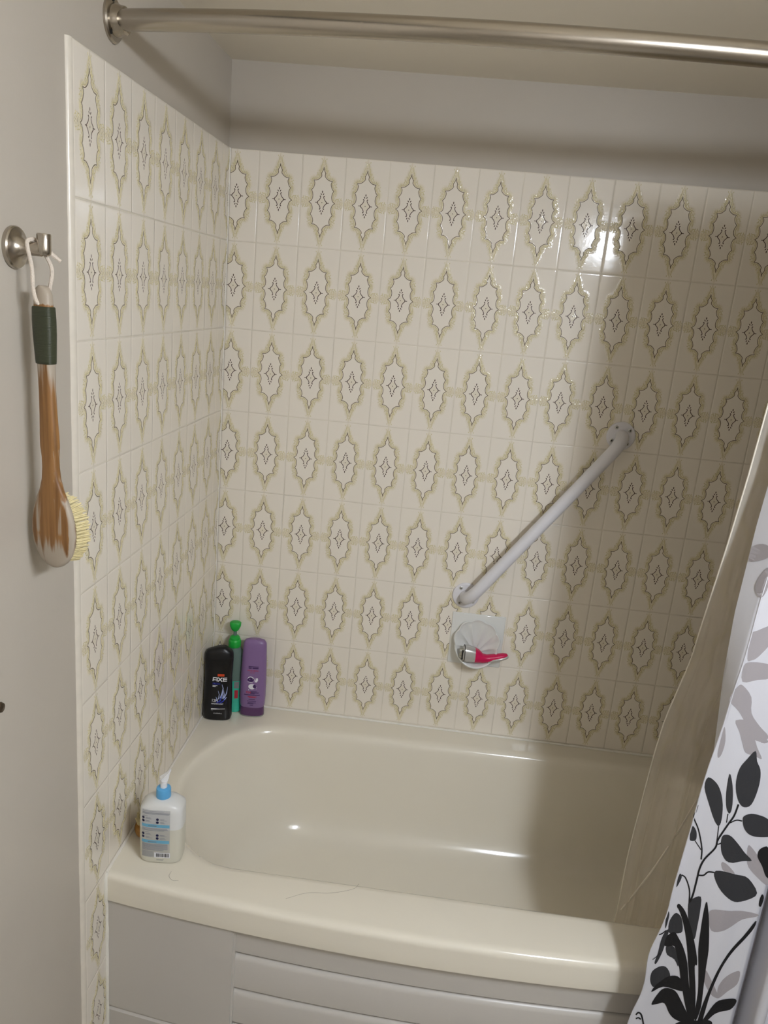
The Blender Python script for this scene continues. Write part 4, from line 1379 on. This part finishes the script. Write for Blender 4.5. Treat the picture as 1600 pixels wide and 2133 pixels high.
BLACK = [[(585,1302),(600,1305),(635,1350),(665,1430),(690,1530),(710,1650),(710,1710),(695,1720),(700,1900),(690,2080),(670,2080),(660,1900),(650,1700),(640,1550),(620,1430),(595,1350),(578,1320)],
 [(490,1560),(510,1520),(560,1500),(590,1540),(620,1600),(645,1700),(655,1850),(690,2100),(660,2110),(620,1950),(600,1800),(580,1680),(560,1600),(520,1600),(490,1590)],
 [(778,1265),(790,1330),(795,1450),(790,1600),(775,1700),(755,1850),(735,2000),(700,2090),(690,2050),(715,1900),(720,1750),(720,1600),(735,1480),(755,1350)],
 [(1128,1412),(1118,1460),(1050,1550),(960,1650),(890,1740),(840,1830),(800,1920),(760,2050),(740,2110),(710,2110),(740,2000),(790,1880),(850,1760),(930,1650),(1040,1530)],
 [(520,1810),(580,1800),(615,1840),(620,1890),(580,1895),(480,1885),(395,1908),(420,1870),(470,1840)],
 [(395,1998),(440,1935),(490,1895),(560,1900),(600,1960),(640,2040),(690,2100),(640,2115),(560,2095),(520,2060),(490,2000),(440,2005)],
 [(985,1962),(990,1990),(950,2040),(880,2060),(830,2075),(770,2110),(740,2105),(790,2040),(850,1985),(920,1970)],
 [(560,2125),(650,2095),(740,2090),(800,2105),(825,2140),(790,2200),(700,2225),(600,2190)],
 [(1225,905),(1160,915),(1145,970),(1175,1030),(1200,1100),(1230,1095)],
 [(1160,1250),(1175,1225),(1185,1250),(1165,1310),(1150,1300)],
 stem_poly([(725,606),(712,650),(697,692),(730,780),(750,900),(745,980)], 9), stem_poly([(1000,580),(970,660),(930,720),(860,830),(840,890),(770,970),(735,1040),(715,1120),(690,1220),(668,1280)], 12),
 stem_poly([(865,738),(858,790),(850,850)], 6), stem_poly([(928,650),(918,710)], 6), stem_poly([(1025,695),(985,690),(940,712)], 8), stem_poly([(880,855),(865,862),(850,865)], 8),
 stem_poly([(705,855),(725,885),(745,915)], 6), stem_poly([(830,1060),(790,1060),(760,1085),(725,1090)], 10), stem_poly([(610,1095),(640,1120),(665,1200),(662,1290)], 9),
 stem_poly([(400,1672),(430,1655),(460,1635)], 6), stem_poly([(445,1500),(470,1495),(500,1480)], 9), stem_poly([(590,1690),(600,1800),(610,1870)], 6),
 stem_poly([(282,2055),(300,2040),(322,2060),(338,2133),(345,2200)], 11), stem_poly([(282,2082),(300,2076),(318,2090)], 9)]
GREY = [[(985,0),(1090,0),(1130,60),(1213,145),(1160,150),(1110,90),(1130,180),(1165,265),(1110,240),(1050,220),(1030,160),(1010,80)],
 [(890,120),(912,50),(915,150),(890,240),(866,270),(862,240),(872,190)],
 [(1075,880),(1110,910),(1160,980),(1213,1060),(1213,1160),(1150,1120),(1080,1040),(1065,960)],
 [(800,1330),(870,1318),(1000,1345),(1140,1365),(1130,1385),(1040,1410),(960,1450),(880,1470),(810,1465),(795,1400)],
 [(890,985),(930,1010),(975,1070),(900,1050),(880,1010)], [(770,1740),(800,1790),(850,1900),(870,1960),(820,1930),(770,1850),(755,1790)],
 [(860,1890),(900,1830),(980,1780),(1020,1775),(1000,1860),(930,1920),(870,1960)]]
GREY2 = [[(1260,1340),(1150,1380),(1110,1410),(1087,1560),(1110,1570),(1160,1540),(1260,1420)], [(1066,1605),(1110,1580),(1219,1590),(1260,1640),(1219,1680),(1150,1690),(1056,1706)],
 [(1030,1735),(1060,1730),(1110,1800),(1110,1900),(1160,1980),(1219,2050),(1180,2080),(1120,2060),(1080,1980),(1030,1890),(982,1840),(985,1800)], [(1090,1980),(1070,2090),(1075,2133),(1090,2133),(1110,2050)]]
def ysf(off): return lambda x, z: yfront(x, z) - off
def ysr(off): return lambda x, z: -0.855 - 0.025 * math.cos((x - 1.266) * 2 * PI / 0.074) - off - 0.0010
# the same printed repeat goes on over the rest of the cloth
REPEATS = [(ysr, 0.172, 0.09, (1.272, 1.484)), (ysr, 0.26, 0.50, (1.272, 1.484)), (ysr, 0.18, 0.98, (1.272, 1.484)), (ysr, 0.25, -0.30, (1.272, 1.484)), (ysf, 0.012, 0.96, (1.13, 1.226))]
def repeats(bm, polys, conv, off):
    for ys, dx, dz, lim in REPEATS:
        for p in polys: print_poly(bm, p, conv, ys(off), -0.85, len(p) < 20, (dx, dz), lim, 0.0045)
bm = bmesh.new()
for p in GREY: print_poly(bm, p, c1, ysf(0.0007), -0.85)
for p in GREY2: print_poly(bm, p, c2, ysf(0.0007), -0.85)
# the inner flap of the curtain
def yflap(x, z):
    zr = z - Z0
    xl, xb = interp(XLT, zr), interp(XBT, zr)
    t = (x - xb) / (xl - xb) if abs(xl - xb) > 1e-4 else 0.5
    return -0.816 - 0.034 * max(0, min(1, t)) - 0.0030
for p in ([(1195,825),(1160,828),(1120,870),(1105,945),(1150,925),(1195,880)], [(1190,945),(1150,1000),(1118,1080),(1122,1130),(1145,1125),(1178,1060)]):
    print_poly(bm, p, c2, yflap, -0.825)
repeats(bm, GREY, c1, 0.0007)
repeats(bm, GREY2, c2, 0.0007)
flat_obj('printed_grey_leaves', bm, [M['leaf_grey']], cur)
bm = bmesh.new()
for p in DARK: print_poly(bm, p, c1, ysf(0.0009), -0.85)
repeats(bm, DARK, c1, 0.0009)
flat_obj('printed_charcoal_leaves', bm, [M['leaf_dark']], cur)
bm = bmesh.new()
for p in BLACK: print_poly(bm, p, c1, ysf(0.0011), -0.85, len(p) < 20)
repeats(bm, BLACK, c1, 0.0011)
flat_obj('printed_black_plants', bm, [M['leaf_black']], cur)
# rings on the rod
for k in range(8):
    x = 1.125 + 0.05 * k
    p = rodp(x) - CB
    bm = bmesh.new()
    tube(bm, [p + Vector((0, 0.024 * math.sin(2 * PI * j / 20), 0.024 * math.cos(2 * PI * j / 20) - 0.008)) for j in range(21)], 0.0018, 6)
    obj('ring', bm, M['nickel'], cur)

ln = empty('shower_liner', (1.20, -0.62, DECK - 0.2), label='clear vinyl shower liner hanging inside the bath', cat='shower liner')
LB = Vector(ln.location)
YLT = sorted([(-1.76, -0.594), (-1.55, -0.600), (-1.39, -0.610), (-1.25, -0.620), (-1.14, -0.640), (-1.045, -0.660), (-0.90, -0.700), (-0.81, -0.728), (-0.65, -0.765), (-0.54, -0.782), (-0.3, -0.792), (0.02, -0.800)])
XLI = sorted([(-1.76, 1.0700), (-1.55, 1.0764), (-1.39, 1.0719), (-1.25, 1.0744), (-1.14, 1.0720), (-1.045, 1.0720), (-0.90, 1.0813), (-0.81, 1.0776), (-0.65, 1.0775), (-0.54, 1.0790), (-0.3, 1.088), (0.02, 1.10)])
def liner_pt(u, zr):
    xl, yl = interp(XLI, zr), interp(YLT, zr)
    x = xl + u * 0.36
    g = 0.35 + 0.65 * min(1, max(0, (-zr) / 1.5))
    y = yl + g * (0.012 * math.sin(u * 34 + zr * 1.7) + 0.006 * math.sin(u * 71 + zr * 4 + 1.0)) * min(1, u * 9) + 0.0022 * math.sin(u * 160 + zr * 23) * g * min(1, u * 9)
    y += 0.012 * min(1, u * 6)
    return Vector((x, y, Z0 + zr)) - LB
bm = bmesh.new()
NZ, NU = 100, 90
loft(bm, [[liner_pt(k / NU, 0.0 - 1.75 * i / NZ) for k in range(NU + 1)] for i in range(NZ + 1)], False, False, False)
obj('sheet', bm, M['vinyl'], ln, True, 85)
bm = bmesh.new()
tube(bm, [liner_pt(0, -0.02 - 1.72 * i / 60) for i in range(61)], 0.0013, 6)
obj('hem', bm, M['vinyl_hem'], ln)
bm = bmesh.new()      # a stretched crease running up to the curtain
CA, CZ = liner_pt(0.022, -1.535), liner_pt(0.317, -1.235)
tube(bm, [CA.lerp(CZ, k / 40) + Vector((0, -0.010 * math.sin(PI * k / 40), -0.004 * math.sin(PI * k / 40))) for k in range(41)], 0.0020, 6)
obj('crease', bm, M['vinyl_hem'], ln)

# ------------------------------------------------------------------ hairs on the bath rim
for pts in ([(595, 1872), (640, 1860), (690, 1860), (735, 1852), (748, 1841)], [(357, 1815), (352, 1825), (360, 1834), (372, 1834)]):
    P = []
    for px, py in pts:
        dr = FWD * FPX + RIGHT * (px - 800) - UP * (py - 1066.5)
        P.append(CAM + dr * ((DECK + 0.0006 - CAM.z) / dr.z))
    bm = bmesh.new()
    tube(bm, spline(P, 6), 0.00018, 4)
    o = obj('stray_hair', bm, M['hair'])
    tag(o, 'long stray hair lying on the front bath rim' if len(pts) == 5 else 'short curled stray hair on the rim beside the cleanser bottle', 'hair')

# ------------------------------------------------------------------ vanity light on the wall behind the camera
vl = empty('vanity_light', (XS, -1.93, 1.96), PI / 2, label='brushed nickel vanity light bar with three white globe bulbs', cat='light fixture')
bm = bmesh.new()
box(bm, (-0.32, 0.0, -0.045), (0.32, 0.03, 0.045), 0.006, 2)
obj('back_plate', bm, M['nickel'], vl, True, 40)
em = bpy.data.materials.new('bulb_glow')
em.use_nodes = True
nt = em.node_tree
nt.nodes.remove(nt.nodes['Principled BSDF'])
e = nt.nodes.new('ShaderNodeEmission')
e.inputs[0].default_value = LAMP
e.inputs[1].default_value = BULB_POWER
nt.links.new(e.outputs[0], nt.nodes['Material Output'].inputs[0])

for k in range(3):
    x = -0.2 + 0.2 * k
    bm = bmesh.new()
    lathe(bm, [(0.028, 0.03), (0.028, 0.055), (0.02, 0.06)], Matrix.Translation((x, 0, 0)) @ Matrix.Rotation(-PI / 2, 4, 'X'), 20)
    so = obj('socket', bm, M['nickel'], vl)
    bm = bmesh.new()
    bmesh.ops.create_uvsphere(bm, u_segments=20, v_segments=12, radius=0.055, matrix=Matrix.Translation((x, 0.11, 0)))
    obj('bulb', bm, em, so)
    bm = bmesh.new()          # added metal cap over the globe's upper half, to throw more light downward
    lathe(bm, [(0.0, 0.066)] + [(0.0640 * math.sin(math.radians(a)), 0.0640 * math.cos(math.radians(a)) + 0.002) for a in range(10, 81, 10)] +
          [(0.0610 * math.sin(math.radians(a)), 0.0610 * math.cos(math.radians(a)) + 0.002) for a in range(80, 9, -10)] + [(0.0, 0.063)], Matrix.Translation((x, 0.11, 0)), 24)
    obj('added_cap', bm, M['nickel'], so)
